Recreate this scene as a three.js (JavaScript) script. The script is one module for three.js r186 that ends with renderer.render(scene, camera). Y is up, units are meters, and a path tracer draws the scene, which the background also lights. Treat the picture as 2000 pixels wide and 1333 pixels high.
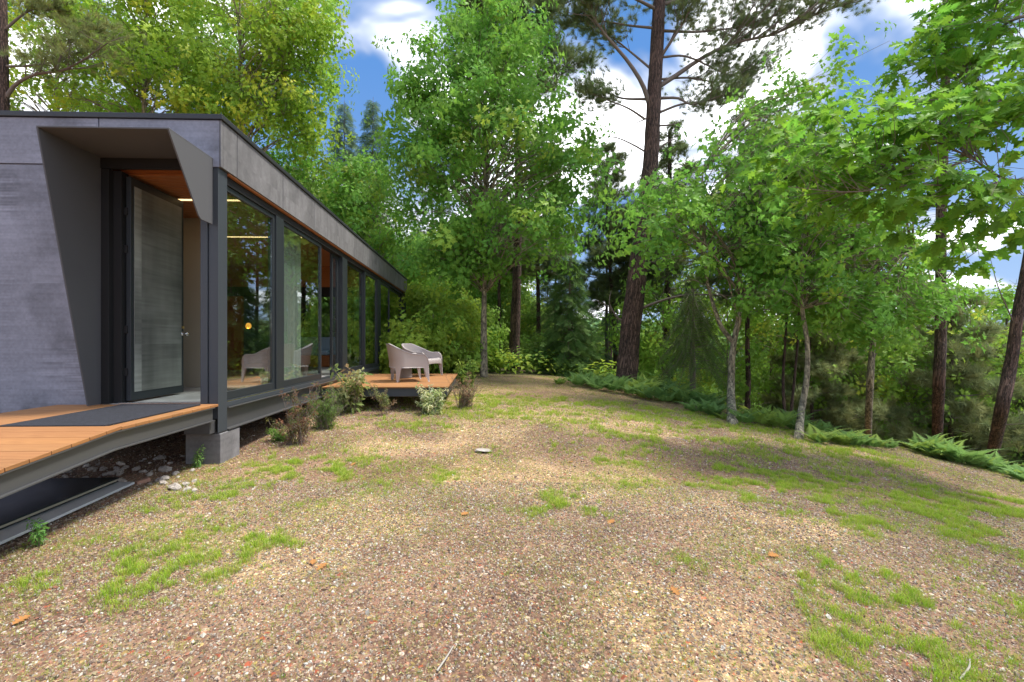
import * as THREE from 'three';
import { RoundedBoxGeometry } from 'three/addons/geometries/RoundedBoxGeometry.js';

// ------------------------------------------------------------------ camera, sky, sun, exposure
const EYE = 1.4, F = 880, PX = 965, PY = 670, YAW = Math.atan(29 / 880);
const scene = new THREE.Scene();
const camera = new THREE.PerspectiveCamera(2 * Math.atan(666.5 / F) * 180 / Math.PI, 2000 / 1333, 0.05, 4000);
camera.position.set(0, EYE, 0);
camera.lookAt(Math.sin(YAW), EYE, -Math.cos(YAW));
camera.setViewOffset(2000, 1333, 1000 - PX, 666.5 - PY, 2000, 1333);
const renderer = new THREE.WebGLRenderer({ antialias: true });
renderer.toneMapping = THREE.LinearToneMapping;
renderer.toneMappingExposure = 2.08;
renderer.shadowMap.enabled = true;

function rng(seed) { let a = seed >>> 0; return () => { a = (a + 0x6d2b79f5) | 0; let t = Math.imul(a ^ (a >>> 15), 1 | a); t = (t + Math.imul(t ^ (t >>> 7), 61 | t)) ^ t; return ((t ^ (t >>> 14)) >>> 0) / 4294967296; }; }
function hash2(x, y, s) { let h = Math.imul(x, 374761393) ^ Math.imul(y, 668265263) ^ Math.imul(s, 1274126177); h = Math.imul(h ^ (h >>> 13), 1274126177); return ((h ^ (h >>> 16)) >>> 0) / 4294967296; }
function vnoise(x, y, s = 1, per = 0) {
  const ix = Math.floor(x), iy = Math.floor(y), fx = x - ix, fy = y - iy, u = fx * fx * (3 - 2 * fx), v = fy * fy * (3 - 2 * fy);
  const w = (i) => per ? ((i % per) + per) % per : i;
  const a = hash2(w(ix), w(iy), s), b = hash2(w(ix + 1), w(iy), s), c = hash2(w(ix), w(iy + 1), s), d = hash2(w(ix + 1), w(iy + 1), s);
  return a + (b - a) * u + (c - a) * v + (a - b - c + d) * u * v;
}
function fbm(x, y, oct = 4, s = 1, per = 0) { let t = 0, a = 0.5, n = 0; for (let i = 0; i < oct; i++) { t += a * vnoise(x, y, s + i * 17, per); n += a; a *= 0.5; x *= 2; y *= 2; per *= 2; } return t / n; }
const clamp = (x, a, b) => Math.min(b, Math.max(a, x)), lerp = (a, b, t) => a + (b - a) * t, sstep = (a, b, x) => { const t = clamp((x - a) / (b - a), 0, 1); return t * t * (3 - 2 * t); };

const SUN = new THREE.Vector3(0.40, 0.90, -0.05).normalize();
{
  const W = 2048, H = 1024, data = new Float32Array(W * H * 4);
  for (let r = 0; r < H; r++) {
    const up = ((r + 0.5) / H - 0.5) * Math.PI, y = Math.sin(up), cu = Math.cos(up);
    for (let c = 0; c < W; c++) {
      const az = ((c + 0.5) / W - 0.5) * 2 * Math.PI, x = Math.cos(az) * cu, z = Math.sin(az) * cu, o = (r * W + c) * 4;
      const h = clamp(y, 0, 1), mu = x * SUN.x + y * SUN.y + z * SUN.z;
      const t = Math.pow(1 - h, 3.2), glow = 0.16 * Math.pow(Math.max(0, mu), 10);
      let R = lerp(0.044, 0.27, t) + glow, G = lerp(0.142, 0.37, t) + glow, B = lerp(0.36, 0.52, t) + glow;
      if (y > 0) {
        const k = 1 / (y + 0.16), px = x * k * 1.15 + 1.3, pz = z * k * 1.15 + 5.7;
        const wx = fbm(px * 1.3, pz * 1.3, 3, 31), wz = fbm(px * 1.3, pz * 1.3, 3, 67);
        const d = fbm(px * 1.6 + wx * 1.5, pz * 1.6 + wz * 1.5, 6, 5);
        const a = sstep(0.42, 0.68, d), lit = lerp(0.5, 1.6, sstep(0.46, 0.74, d)) + 0.5 * (fbm(px * 5, pz * 5, 4, 91) - 0.5);
        R = lerp(R, lit * 0.99, a); G = lerp(G, lit, a); B = lerp(B, lit * 1.03, a);
      } else { const q = clamp(-y * 6, 0, 1); R = lerp(R, 0.16, q); G = lerp(G, 0.2, q); B = lerp(B, 0.16, q); }
      data[o] = R; data[o + 1] = G; data[o + 2] = B; data[o + 3] = 1;
    }
  }
  const sky = new THREE.DataTexture(data, W, H, THREE.RGBAFormat, THREE.FloatType);
  sky.mapping = THREE.EquirectangularReflectionMapping; sky.magFilter = THREE.LinearFilter; sky.needsUpdate = true;
  scene.background = sky; scene.environment = sky;
}
const sun = new THREE.DirectionalLight(new THREE.Color(1, 0.95, 0.86), 2.9);
sun.position.copy(SUN).multiplyScalar(60); sun.castShadow = true; sun.shadow.radius = 18; sun.shadow.mapSize.set(2048, 2048);
Object.assign(sun.shadow.camera, { left: -40, right: 40, top: 40, bottom: -40, near: 1, far: 150 });
scene.add(sun, sun.target);

// ------------------------------------------------------------------ pixels of the photograph to points
const V = (x, y, z) => new THREE.Vector3(x, y, z);
const cy = Math.cos(YAW), sy = Math.sin(YAW);
function dirOf(px, py) { const a = (px - PX) / F, b = -(py - PY) / F; return V(a * cy + sy, b, a * sy - cy); }
function P(px, py, d) { const v = dirOf(px, py); return V(v.x * d, EYE + v.y * d, v.z * d); }
function onZ(px, py, z) { const v = dirOf(px, py); return P(px, py, z / v.z); }
function onX(px, py, x) { const v = dirOf(px, py); return P(px, py, x / v.x); }
function onY(px, py, y) { const v = dirOf(px, py); return P(px, py, (y - EYE) / v.y); }

// ------------------------------------------------------------------ names, things, parts
const used = new Map();
function numbered(name) { const n = used.get(name) ?? 0; used.set(name, n + 1); return n ? name + '_' + String(n).padStart(3, '0') : name; }
function shade(o) { o.castShadow = true; o.receiveShadow = true; return o; }
function tag(o, label, category, group) { o.userData.label = label; o.userData.category = category; if (group) o.userData.group = group; return o; }
function thing(name, label, category, pos = V(0, 0, 0), group) { const o = new THREE.Group(); o.name = numbered(name); o.position.copy(pos); scene.add(o); return tag(o, label, category, group); }
function mesh(name, geo, mat, parent = scene) { const m = shade(new THREE.Mesh(geo, mat)); m.name = parent === scene ? numbered(name) : name; parent.add(m); return m; }
function struct(name, geo, mat) { const m = mesh(name, geo, mat); m.userData.kind = 'structure'; return m; }
function copyOf(src, label) { const c = src.clone(); c.name = numbered(src.name.replace(/_\d{3}$/, '')); c.userData = { ...src.userData }; if (label) c.userData.label = label; scene.add(c); return c; }

// ------------------------------------------------------------------ geometry helpers
class Geo {
  constructor() { this.p = []; this.n = []; this.uv = []; this.i = []; this.c = null; }
  v(p, n, u, w) { this.p.push(p.x, p.y, p.z); this.n.push(n.x, n.y, n.z); this.uv.push(u, w); return this.p.length / 3 - 1; }
  tri(a, b, c) { const n = V().subVectors(b, a).cross(V().subVectors(c, a)).normalize(), k = this.v(a, n, 0, 0); this.v(b, n, 1, 0); this.v(c, n, 0.5, 1); this.i.push(k, k + 1, k + 2); }
  quad(a, b, c, d, su = 1, sv = 1) { const n = V().subVectors(b, a).cross(V().subVectors(d, a)).normalize(), k = this.v(a, n, 0, 0); this.v(b, n, su, 0); this.v(c, n, su, sv); this.v(d, n, 0, sv); this.i.push(k, k + 1, k + 2, k, k + 2, k + 3); }
  tube(pts, rad, sides = 8, opt = {}) {
    const n = pts.length, k0 = this.p.length / 3; let up = V(0.31, 0.1, 0.95), len = 0; const T = V(), A = V(), B = V();
    for (let j = 0; j < n; j++) {
      T.subVectors(pts[Math.min(n - 1, j + 1)], pts[Math.max(0, j - 1)]).normalize();
      A.crossVectors(up, T); if (A.lengthSq() < 1e-4) A.crossVectors(V(1, 0, 0), T); A.normalize(); B.crossVectors(T, A).normalize(); up.copy(B);
      if (j) len += pts[j].distanceTo(pts[j - 1]);
      for (let s = 0; s <= sides; s++) {
        const a = s / sides * Math.PI * 2, d = V().addScaledVector(A, Math.cos(a)).addScaledVector(B, Math.sin(a));
        const r = rad[j] * (opt.bump ? 1 + opt.bump(s % sides, j, a, len) : 1);
        this.v(V().copy(pts[j]).addScaledVector(d, r), d, s / sides * Math.max(0.25, 2 * Math.PI * rad[0]), len);
      }
    }
    const w = sides + 1;
    for (let j = 0; j < n - 1; j++) for (let s = 0; s < sides; s++) { const a = k0 + j * w + s; this.i.push(a, a + 1, a + w, a + 1, a + w + 1, a + w); }
    if (opt.cap !== false) for (const e of [0, n - 1]) { const c = this.v(pts[e], V().subVectors(pts[e], pts[e ? n - 2 : 1]).normalize(), 0, 0); for (let s = 0; s < sides; s++) this.i.push(c, k0 + e * w + s + (e ? 0 : 1), k0 + e * w + s + (e ? 1 : 0)); }
    return this;
  }
  build(smooth) {
    const g = new THREE.BufferGeometry();
    g.setAttribute('position', new THREE.Float32BufferAttribute(this.p, 3)); g.setAttribute('normal', new THREE.Float32BufferAttribute(this.n, 3)); g.setAttribute('uv', new THREE.Float32BufferAttribute(this.uv, 2));
    if (this.c) g.setAttribute('color', new THREE.Float32BufferAttribute(this.c, 3));
    g.setIndex(this.i); if (smooth) g.computeVertexNormals(); return g;
  }
}
function curve(pts, n) { const c = new THREE.CatmullRomCurve3(pts, false, 'centripetal'); return c.getPoints(n); }
function muv(g, offU = 0, offV = 0) {   // uv in metres from the face directions
  const p = g.attributes.position, n = g.attributes.normal, uv = new Float32Array(p.count * 2);
  for (let i = 0; i < p.count; i++) {
    const ax = Math.abs(n.getX(i)), ay = Math.abs(n.getY(i)), az = Math.abs(n.getZ(i)); let u, v;
    if (ay >= ax && ay >= az) { u = p.getX(i); v = p.getZ(i); } else if (az >= ax) { u = p.getX(i); v = p.getY(i); } else { u = p.getZ(i); v = p.getY(i); }
    uv[i * 2] = u + offU; uv[i * 2 + 1] = v + offV;
  }
  g.setAttribute('uv', new THREE.BufferAttribute(uv, 2)); return g;
}
function boxGeo(w, h, d, b = 0.003, ou = 0, ov = 0) { const g = b > 0 ? new RoundedBoxGeometry(w, h, d, 1, Math.min(b, w / 2.1, h / 2.1, d / 2.1)) : new THREE.BoxGeometry(w, h, d); return muv(g, ou, ov); }
function box(name, parent, mat, x0, x1, y0, y1, z0, z1, b = 0.003) {   // world corners; parent stands unrotated
  const g = boxGeo(Math.abs(x1 - x0), Math.abs(y1 - y0), Math.abs(z1 - z0), b, (x0 * 7.3 + z0 * 3.1) % 5, (y0 * 2.7 + x1) % 3), m = mesh(name, g, mat, parent), p = parent === scene ? V(0, 0, 0) : parent.getWorldPosition(V());
  m.position.set((x0 + x1) / 2 - p.x, (y0 + y1) / 2 - p.y, (z0 + z1) / 2 - p.z); return m;
}
function prismX(pts, x0, x1) {   // outline [z, y] pulled along x
  const s = new THREE.Shape(pts.map(([z, y]) => new THREE.Vector2(z, y))), g = new THREE.ExtrudeGeometry(s, { depth: Math.abs(x1 - x0), bevelEnabled: false });
  g.rotateY(-Math.PI / 2); g.translate(Math.max(x0, x1), 0, 0); return muv(g);
}
function place(parent, geo) { const p = parent.getWorldPosition(V()); geo.translate(-p.x, -p.y, -p.z); return geo; }

// ------------------------------------------------------------------ textures
function tex(N, M, fn, srgb = true, rep = 1, repY = rep) {
  const d = new Uint8Array(N * M * 4); for (let y = 0; y < M; y++) for (let x = 0; x < N; x++) { const c = fn(x / N, y / M, x, y), o = (y * N + x) * 4; for (let k = 0; k < 3; k++) d[o + k] = clamp(c[k], 0, 255); d[o + 3] = 255; }
  const t = new THREE.DataTexture(d, N, M); t.wrapS = t.wrapT = THREE.RepeatWrapping; t.magFilter = THREE.LinearFilter; t.minFilter = THREE.LinearMipmapLinearFilter; if (srgb) t.colorSpace = THREE.SRGBColorSpace; t.repeat.set(rep, repY); t.needsUpdate = true; return t;
}
const grey = (v) => [v, v, v];
const concreteTex = tex(1024, 1024, (u, v) => {
  const big = fbm(u * 4, v * 4, 4, 3, 4), blot = sstep(0.56, 0.75, fbm(u * 7, v * 6, 4, 9, 7)), fine = fbm(u * 120, v * 120, 2, 21, 120);
  const board = fbm(u * 6, v * 110, 3, 33, 6), rub = sstep(0.45, 0.65, fbm(u * 3, v * 3, 3, 57, 3)), line = vnoise(u * 3, v * 60, 77, 60) > 0.93 ? -9 : 0;
  const x = 134 + (big - 0.5) * 46 - blot * 17 + (fine - 0.5) * 16 + (board - 0.5) * 44 * (0.35 + rub) + line * rub;
  return [x, x * 0.995, x * 1.03];
}, true, 1 / 2.6);
const concreteBump = tex(512, 512, (u, v) => grey(128 + (fbm(u * 6, v * 60, 3, 33, 6) - 0.5) * 90 + (fbm(u * 90, v * 90, 2, 5, 90) - 0.5) * 60), false, 1 / 2.6);
const fasciaTex = tex(1024, 512, (u, v) => { const big = fbm(u * 5, v * 5, 4, 203, 5), run = fbm(u * 70, v * 9, 3, 207, 70), spot = sstep(0.6, 0.8, fbm(u * 16, v * 14, 4, 211, 16)), fine = fbm(u * 150, v * 150, 2, 221, 150), x = 134 + (big - 0.5) * 40 + (run - 0.5) * 34 - spot * 15 + (fine - 0.5) * 16; return [x, x * 0.985, x * 0.98]; }, true, 1 / 5, 1 / 4);
const woodTex = tex(1024, 512, (u, v) => {
  const w = fbm(u * 3, v * 10, 3, 4, 3), g = fbm(u * 6 + w * 0.6, v * 120, 4, 8, 0), k = fbm(u * 40, v * 400, 2, 15, 0), band = Math.sin((v * 26 + w * 7) * 6.28) * 0.5 + 0.5;
  const t = 0.55 * g + 0.2 * k + 0.25 * band; return [lerp(168, 218, t), lerp(112, 158, t), lerp(66, 100, t)];
}, true, 1 / 2, 1 / 0.7);
const barkTex = (dark, light, seed, scale) => tex(512, 1024, (u, v) => {
  const w = fbm(u * 8, v * 8, 3, seed, 8), r = Math.abs(fbm(u * 14 + w * 1.2, v * 7 + w, 4, seed + 3, 0) - 0.5) * 3.2, f = fbm(u * 60, v * 60, 3, seed + 9, 60), p = fbm(u * 5, v * 5, 3, seed + 20, 5);
  const t = clamp(0.15 + r * 0.9 + (f - 0.5) * 0.6 + (p - 0.5) * 0.5, 0, 1); return [0, 1, 2].map((k) => lerp(dark[k], light[k], t));
}, true, scale, scale / 2);
const barkBump = tex(256, 512, (u, v) => { const w = fbm(u * 8, v * 8, 3, 12, 8); return grey(clamp(Math.abs(fbm(u * 14 + w * 1.2, v * 7 + w, 4, 15, 0) - 0.5) * 760 + (fbm(u * 60, v * 60, 2, 7, 60) - 0.5) * 60, 0, 255)); }, false, 1.6, 0.8);
const lichenTex = tex(512, 512, (u, v) => {
  const f = fbm(u * 40, v * 40, 3, 2, 40), p = sstep(0.5, 0.62, fbm(u * 10, v * 8, 4, 44, 10)), q = sstep(0.55, 0.68, fbm(u * 12, v * 12, 3, 61, 12)), x = 134 + (f - 0.5) * 56 + p * 46 - q * 48;
  return [x, x * 0.93, x * 0.79];
}, true, 2.2, 1.2);
// ground: fine soil and chippings, 3 m a tile
const groundTex = (() => {
  const N = 2048, d = new Uint8Array(N * N * 4), R = rng(77);
  for (let y = 0; y < N; y++) for (let x = 0; x < N; x++) {
    const u = x / N, v = y / N, b = fbm(u * 9, v * 9, 4, 3, 9), f = fbm(u * 160, v * 160, 3, 8, 160), t = clamp(0.5 + (b - 0.5) * 1.1 + (f - 0.5) * 1.3, 0, 1), o = (y * N + x) * 4;
    d[o] = lerp(100, 182, t); d[o + 1] = lerp(78, 156, t); d[o + 2] = lerp(66, 132, t); d[o + 3] = 255;
  }
  const cols = [[206, 196, 176], [222, 212, 196], [176, 142, 122], [188, 150, 126], [104, 82, 66], [84, 70, 58], [196, 178, 124], [182, 162, 108], [150, 126, 106], [168, 96, 70], [150, 140, 92]];
  for (let k = 0; k < 62000; k++) {
    const c = cols[Math.floor(R() * cols.length)], cx = R() * N, cyy = R() * N, big = R() < 0.04, a = (big ? 5 : 1.4) + R() * (big ? 7 : 3.2), b = a * (0.4 + R() * 0.5), an = R() * 3.14, ca = Math.cos(an), sa = Math.sin(an), br = 0.8 + R() * 0.35;
    for (let yy = -Math.ceil(a); yy <= a; yy++) for (let xx = -Math.ceil(a); xx <= a; xx++) {
      const p = (xx * ca + yy * sa) / a, q = (-xx * sa + yy * ca) / b; if (p * p + q * q > 1) continue;
      const o = ((((cyy + yy) | 0) + N) % N * N + (((cx + xx) | 0) + N) % N) * 4; for (let m = 0; m < 3; m++) d[o + m] = clamp(c[m] * br, 0, 255);
    }
  }
  const t = new THREE.DataTexture(d, N, N); t.wrapS = t.wrapT = THREE.RepeatWrapping; t.magFilter = THREE.LinearFilter; t.colorSpace = THREE.SRGBColorSpace; t.repeat.set(1 / 3, 1 / 3); t.needsUpdate = true; return t;
})();
const groundBump = tex(1024, 1024, (u, v) => grey(128 + (fbm(u * 200, v * 200, 3, 8, 200) - 0.5) * 260), false, 1 / 3);
const matTex = tex(512, 512, (u, v, x, y) => { const f = hash2(x >> 1, y >> 1, 5), g = fbm(u * 30, v * 30, 3, 6, 30), t = 30 + f * 46 + (g - 0.5) * 34; return [t, t * 1.02, t * 1.12]; }, true, 2);
const doorTex = tex(512, 512, (u, v) => { const a = fbm(u * 3, v * 4, 4, 71, 0), b = fbm(u * 14, v * 2, 3, 72, 0), h = fbm(u * 5, v * 90, 2, 73, 0), x = 122 + (a - 0.5) * 84 + (b - 0.5) * 40 + (h - 0.5) * 26; return [x, x, x * 0.97]; }, true, 1 / 1.9);
const paintRough = tex(256, 256, (u, v) => grey(150 + (fbm(u * 24, v * 24, 4, 5, 24) - 0.5) * 46), false, 0.7);

// ------------------------------------------------------------------ materials
const lin = (r, g, b) => new THREE.Color().setRGB(r, g, b);
const std = (o) => new THREE.MeshStandardMaterial(o), phy = (o) => new THREE.MeshPhysicalMaterial(o);
const M = {
  concrete: std({ map: concreteTex, color: lin(1.02, 1.06, 1.2), roughness: 0.72, bumpMap: concreteBump, bumpScale: 0.002 }),
  concrete2: std({ map: fasciaTex, color: lin(0.74, 0.74, 0.77), roughness: 0.75, bumpMap: concreteBump, bumpScale: 0.002 }),
  doorPanel: std({ map: doorTex, color: lin(0.9, 0.92, 0.92), roughness: 0.5 }),
  pier: std({ map: concreteTex, color: lin(0.95, 0.93, 0.9), roughness: 0.85, bumpMap: concreteBump, bumpScale: 0.003 }),
  steel: std({ color: lin(0.085, 0.085, 0.088), roughness: 0.55, roughnessMap: paintRough, metalness: 0.15 }),
  hood: std({ color: lin(0.084, 0.084, 0.09), roughness: 0.75 }),
  frame: std({ color: lin(0.02, 0.025, 0.03), roughness: 0.5 }),
  post: std({ color: lin(0.045, 0.053, 0.064), roughness: 0.5 }),
  black: std({ color: lin(0.006, 0.006, 0.007), roughness: 0.75 }),
  cap: std({ color: lin(0.022, 0.024, 0.028), roughness: 0.5 }),
  glass: phy({ color: lin(0.86, 0.93, 0.9), roughness: 0, transmission: 1, thickness: 0, ior: 2.8 }),
  floor: std({ map: concreteTex, color: lin(1.5, 1.45, 1.38), roughness: 0.5 }),
  ceilWood: std({ map: woodTex, color: lin(0.62, 0.45, 0.33), roughness: 0.6 }),
  innerWall: std({ color: lin(0.5, 0.43, 0.34), roughness: 0.7 }),
  mat: std({ map: matTex, color: lin(0.42, 0.43, 0.5), roughness: 1, bumpMap: matTex, bumpScale: 0.006 }),
  chair: std({ color: lin(0.40, 0.35, 0.335), roughness: 0.55 }),
  chrome: std({ color: lin(0.6, 0.6, 0.6), roughness: 0.25, metalness: 1 }),
  brass: std({ color: lin(0.75, 0.5, 0.2), roughness: 0.3, metalness: 1 }),
  curtain: phy({ color: lin(0.78, 0.8, 0.76), roughness: 1, transmission: 0.45, thickness: 0, specularIntensity: 0.1, side: THREE.DoubleSide }),
  sheetBlack: std({ color: lin(0.016, 0.022, 0.026), roughness: 0.35, roughnessMap: paintRough }),
  sheetEdge: std({ color: lin(0.3, 0.27, 0.21), roughness: 0.8 }),
  sheetGrey: std({ color: lin(0.55, 0.57, 0.6), roughness: 0.55, metalness: 0.1, roughnessMap: paintRough }),
  pineBark: std({ map: barkTex([42, 33, 29], [138, 110, 97], 5, 1.6), roughness: 0.95, bumpMap: barkBump, bumpScale: 0.03 }),
  pineBarkUp: std({ map: barkTex([70, 56, 46], [166, 134, 112], 25, 2), roughness: 0.95, bumpMap: barkBump, bumpScale: 0.012 }),
  oakBark: std({ map: lichenTex, roughness: 0.9, bumpMap: barkBump, bumpScale: 0.004 }),
  twig: std({ color: lin(0.19, 0.15, 0.125), roughness: 0.9 }),
  paleTwig: std({ color: lin(0.34, 0.31, 0.27), roughness: 0.9 }),
  ground: std({ map: groundTex, bumpMap: groundBump, bumpScale: 0.008, vertexColors: true, roughness: 1 }),
  stone: std({ color: lin(1, 1, 1), roughness: 0.95 }),
  rock: std({ map: concreteTex, color: lin(1.7, 1.52, 1.25), roughness: 0.95 }),
  brick: std({ color: lin(0.36, 0.2, 0.14), roughness: 0.95 }),
};
const boardMats = [[0.62, 0.63, 0.62], [0.55, 0.56, 0.56], [0.66, 0.66, 0.62], [0.60, 0.59, 0.59]].map(([r, g, b]) => std({ map: woodTex, color: lin(r, g, b), roughness: 0.6, bumpMap: woodTex, bumpScale: 0.0008 }));
const leafMat = (t, coat = 0.25) => phy({ color: lin(1, 1, 1), roughness: 1, transmission: t, thickness: 0, specularIntensity: 0.15, clearcoat: coat, clearcoatRoughness: 0.42, side: THREE.DoubleSide });
M.leaf = leafMat(0.5); M.needle = leafMat(0.3, 0.1); M.grass = leafMat(0.4, 0.15); M.dry = std({ color: lin(1, 1, 1), roughness: 0.9, side: THREE.DoubleSide }); M.farLeaf = leafMat(0.5, 0.15);
// ------------------------------------------------------------------ ground
const EDGE = [[-60, 4], [-30, 3], [-17, 2.2], [-14.5, 2.6], [-12, 4.9], [-10, 6.3], [-9, 7.4], [-8, 8.2], [-7, 8.8], [-5, 9.5], [0, 10], [30, 11]];
function edgeX(z) { for (let k = 1; k < EDGE.length; k++) if (z <= EDGE[k][0]) { const [a, b] = EDGE[k - 1], [c, d] = EDGE[k]; return lerp(b, d, clamp((z - a) / (c - a), 0, 1)); } return 11; }
function height(x, z) {
  let y = 0.025 * clamp(-z, 0, 14);
  const xp = Math.max(0, x); y -= xp < 9 ? 0.0125 * xp * xp : 0.0125 * 81 + 0.06 * (xp - 9);
  const s = x - edgeX(z), r = Math.hypot(x, z);
  if (s > 0) y -= 0.36 * (s - 1.2 * (1 - Math.exp(-s / 1.2))) * (1 - sstep(40, 130, r));
  y += 0.05 * (fbm(x * 0.5 + 9, z * 0.5, 3, 11) - 0.5) * sstep(0.5, 3, r) + (r < 30 ? 0.022 * (fbm(x * 2.3, z * 2.3, 3, 13) - 0.5) : 0);
  if (r > 45) { const k = sstep(45, 400, r); y += k * (26 * fbm(x * 0.006 + 3, z * 0.006 + 8, 4, 19) + 4) - 2 * sstep(45, 90, r); }
  if (x < -30) y += 0.02 * (-30 - x);
  return y;
}
function groundHit(px, py) { const v = dirOf(px, py); let d = 0.5; while (d < 60 && EYE + v.y * d > height(v.x * d, v.z * d)) d += 0.02; return V(v.x * d, height(v.x * d, v.z * d), v.z * d); }
const G = (x, z) => V(x, height(x, z), z);

// patches of green grass: pixels in the photograph, reach across and along in metres, strength
const PATCH = [
  [350, 1005, 0.35, 0.3, 1], [420, 965, 0.4, 0.3, 1.1], [500, 930, 0.4, 0.25, 1.1], [555, 905, 0.35, 0.25, 0.7], [480, 1062, 0.28, 0.2, 1.5], [540, 1085, 0.3, 0.2, 0.9], [370, 1070, 0.3, 0.25, 0.6], [400, 1120, 0.35, 0.25, 0.7], [330, 1170, 0.25, 0.2, 0.6],
  [200, 1110, 0.4, 0.2, 0.9], [140, 1160, 0.4, 0.2, 0.8], [60, 1190, 0.3, 0.2, 0.6], [260, 1060, 0.35, 0.2, 0.7], [690, 880, 0.6, 0.4, 0.9], [740, 935, 0.55, 0.3, 1.2], [690, 935, 0.4, 0.3, 0.8], [870, 925, 0.3, 0.3, 1.2], [600, 925, 0.3, 0.2, 0.9], [640, 800, 0.8, 0.6, 0.8], [720, 830, 0.9, 0.4, 0.8], [820, 835, 0.5, 0.4, 0.7], [560, 985, 0.3, 0.2, 0.6], [640, 990, 0.3, 0.2, 0.5],
  [965, 785, 1.0, 0.9, 1.4], [1010, 800, 0.8, 0.6, 1.3], [1055, 785, 0.7, 0.5, 1.0], [930, 800, 0.5, 0.5, 1.2], [1150, 800, 0.9, 0.7, 1.4], [1230, 805, 1.0, 0.7, 1.3], [1190, 830, 0.7, 0.5, 1.3], [1265, 835, 0.7, 0.5, 1.4], [1330, 820, 1.0, 0.7, 1.3], [1400, 835, 1.0, 0.7, 1.2], [1470, 848, 1.0, 0.5, 1.3], [1530, 865, 0.9, 0.5, 1.4], [1610, 882, 0.7, 0.4, 1.4], [1660, 890, 0.5, 0.3, 0.9],
  [1205, 870, 0.4, 0.5, 1.1], [1320, 873, 0.5, 0.3, 0.9], [1125, 880, 0.4, 0.3, 0.6], [1240, 942, 0.4, 0.2, 1.2], [1185, 890, 0.3, 0.4, 0.8], [1390, 945, 0.4, 0.3, 0.9], [1440, 965, 0.35, 0.3, 0.8], [1490, 925, 0.4, 0.4, 0.8], [1100, 985, 0.45, 0.25, 1.1], [1150, 980, 0.35, 0.25, 1.0], [1065, 1000, 0.25, 0.2, 0.9], [1090, 935, 0.3, 0.2, 0.5], [1000, 885, 0.4, 0.3, 0.6],
  [1520, 905, 0.5, 0.4, 0.9], [1560, 965, 0.4, 0.3, 1.1], [1600, 985, 0.4, 0.25, 1.1], [1525, 990, 0.3, 0.2, 0.9], [1690, 935, 0.7, 0.4, 0.8], [1750, 965, 0.8, 0.4, 0.7], [1830, 960, 0.8, 0.4, 0.8], [1920, 1000, 0.9, 0.4, 1.0], [1980, 1030, 0.8, 0.4, 0.9], [1740, 1030, 0.35, 0.25, 0.9], [1790, 1050, 0.4, 0.3, 0.6], [1850, 1070, 0.5, 0.3, 0.5], [1940, 1080, 0.5, 0.3, 0.6],
  [1310, 1085, 0.3, 0.2, 0.7], [1340, 1100, 0.25, 0.2, 0.6], [1600, 1110, 0.3, 0.2, 0.9], [1645, 1125, 0.3, 0.2, 0.9], [1685, 1180, 0.3, 0.25, 1.2], [1660, 1215, 0.25, 0.2, 1.0], [1745, 1240, 0.3, 0.2, 1.6], [1800, 1275, 0.35, 0.2, 1.5], [1870, 1290, 0.35, 0.2, 1.5], [1950, 1310, 0.35, 0.2, 1.5], [1990, 1290, 0.3, 0.2, 1.3], [1800, 1190, 0.35, 0.25, 0.8], [1900, 1170, 0.3, 0.2, 1.0], [1960, 1190, 0.3, 0.2, 1.0], [1880, 1225, 0.3, 0.2, 0.7],
].map(([px, py, rx, rz, w]) => { const g = groundHit(px, py); const nearBy = Math.hypot(g.x, g.z) < 5.2; return { x: g.x, z: g.z, rx: rx * (nearBy ? 1.35 : 1.6), rz: rz * (nearBy ? 1.3 : 1.5), w: w * (nearBy ? 0.52 : 0.88) }; });
function green(x, z) {
  let t = 0; for (const p of PATCH) { const a = (x - p.x) / p.rx, b = (z - p.z) / p.rz, q = a * a + b * b; if (q < 6) t += p.w * Math.exp(-q * 1.1); }
  const n = fbm(x * 4.6 + 40, z * 4.6, 4, 23); return Math.min(1.15, t) * (0.12 + 0.95 * sstep(0.30, 0.66, n)) * (0.34 + 0.85 * sstep(0.3, 0.68, fbm(x * 11, z * 11 + 7, 2, 27)));
}
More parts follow.
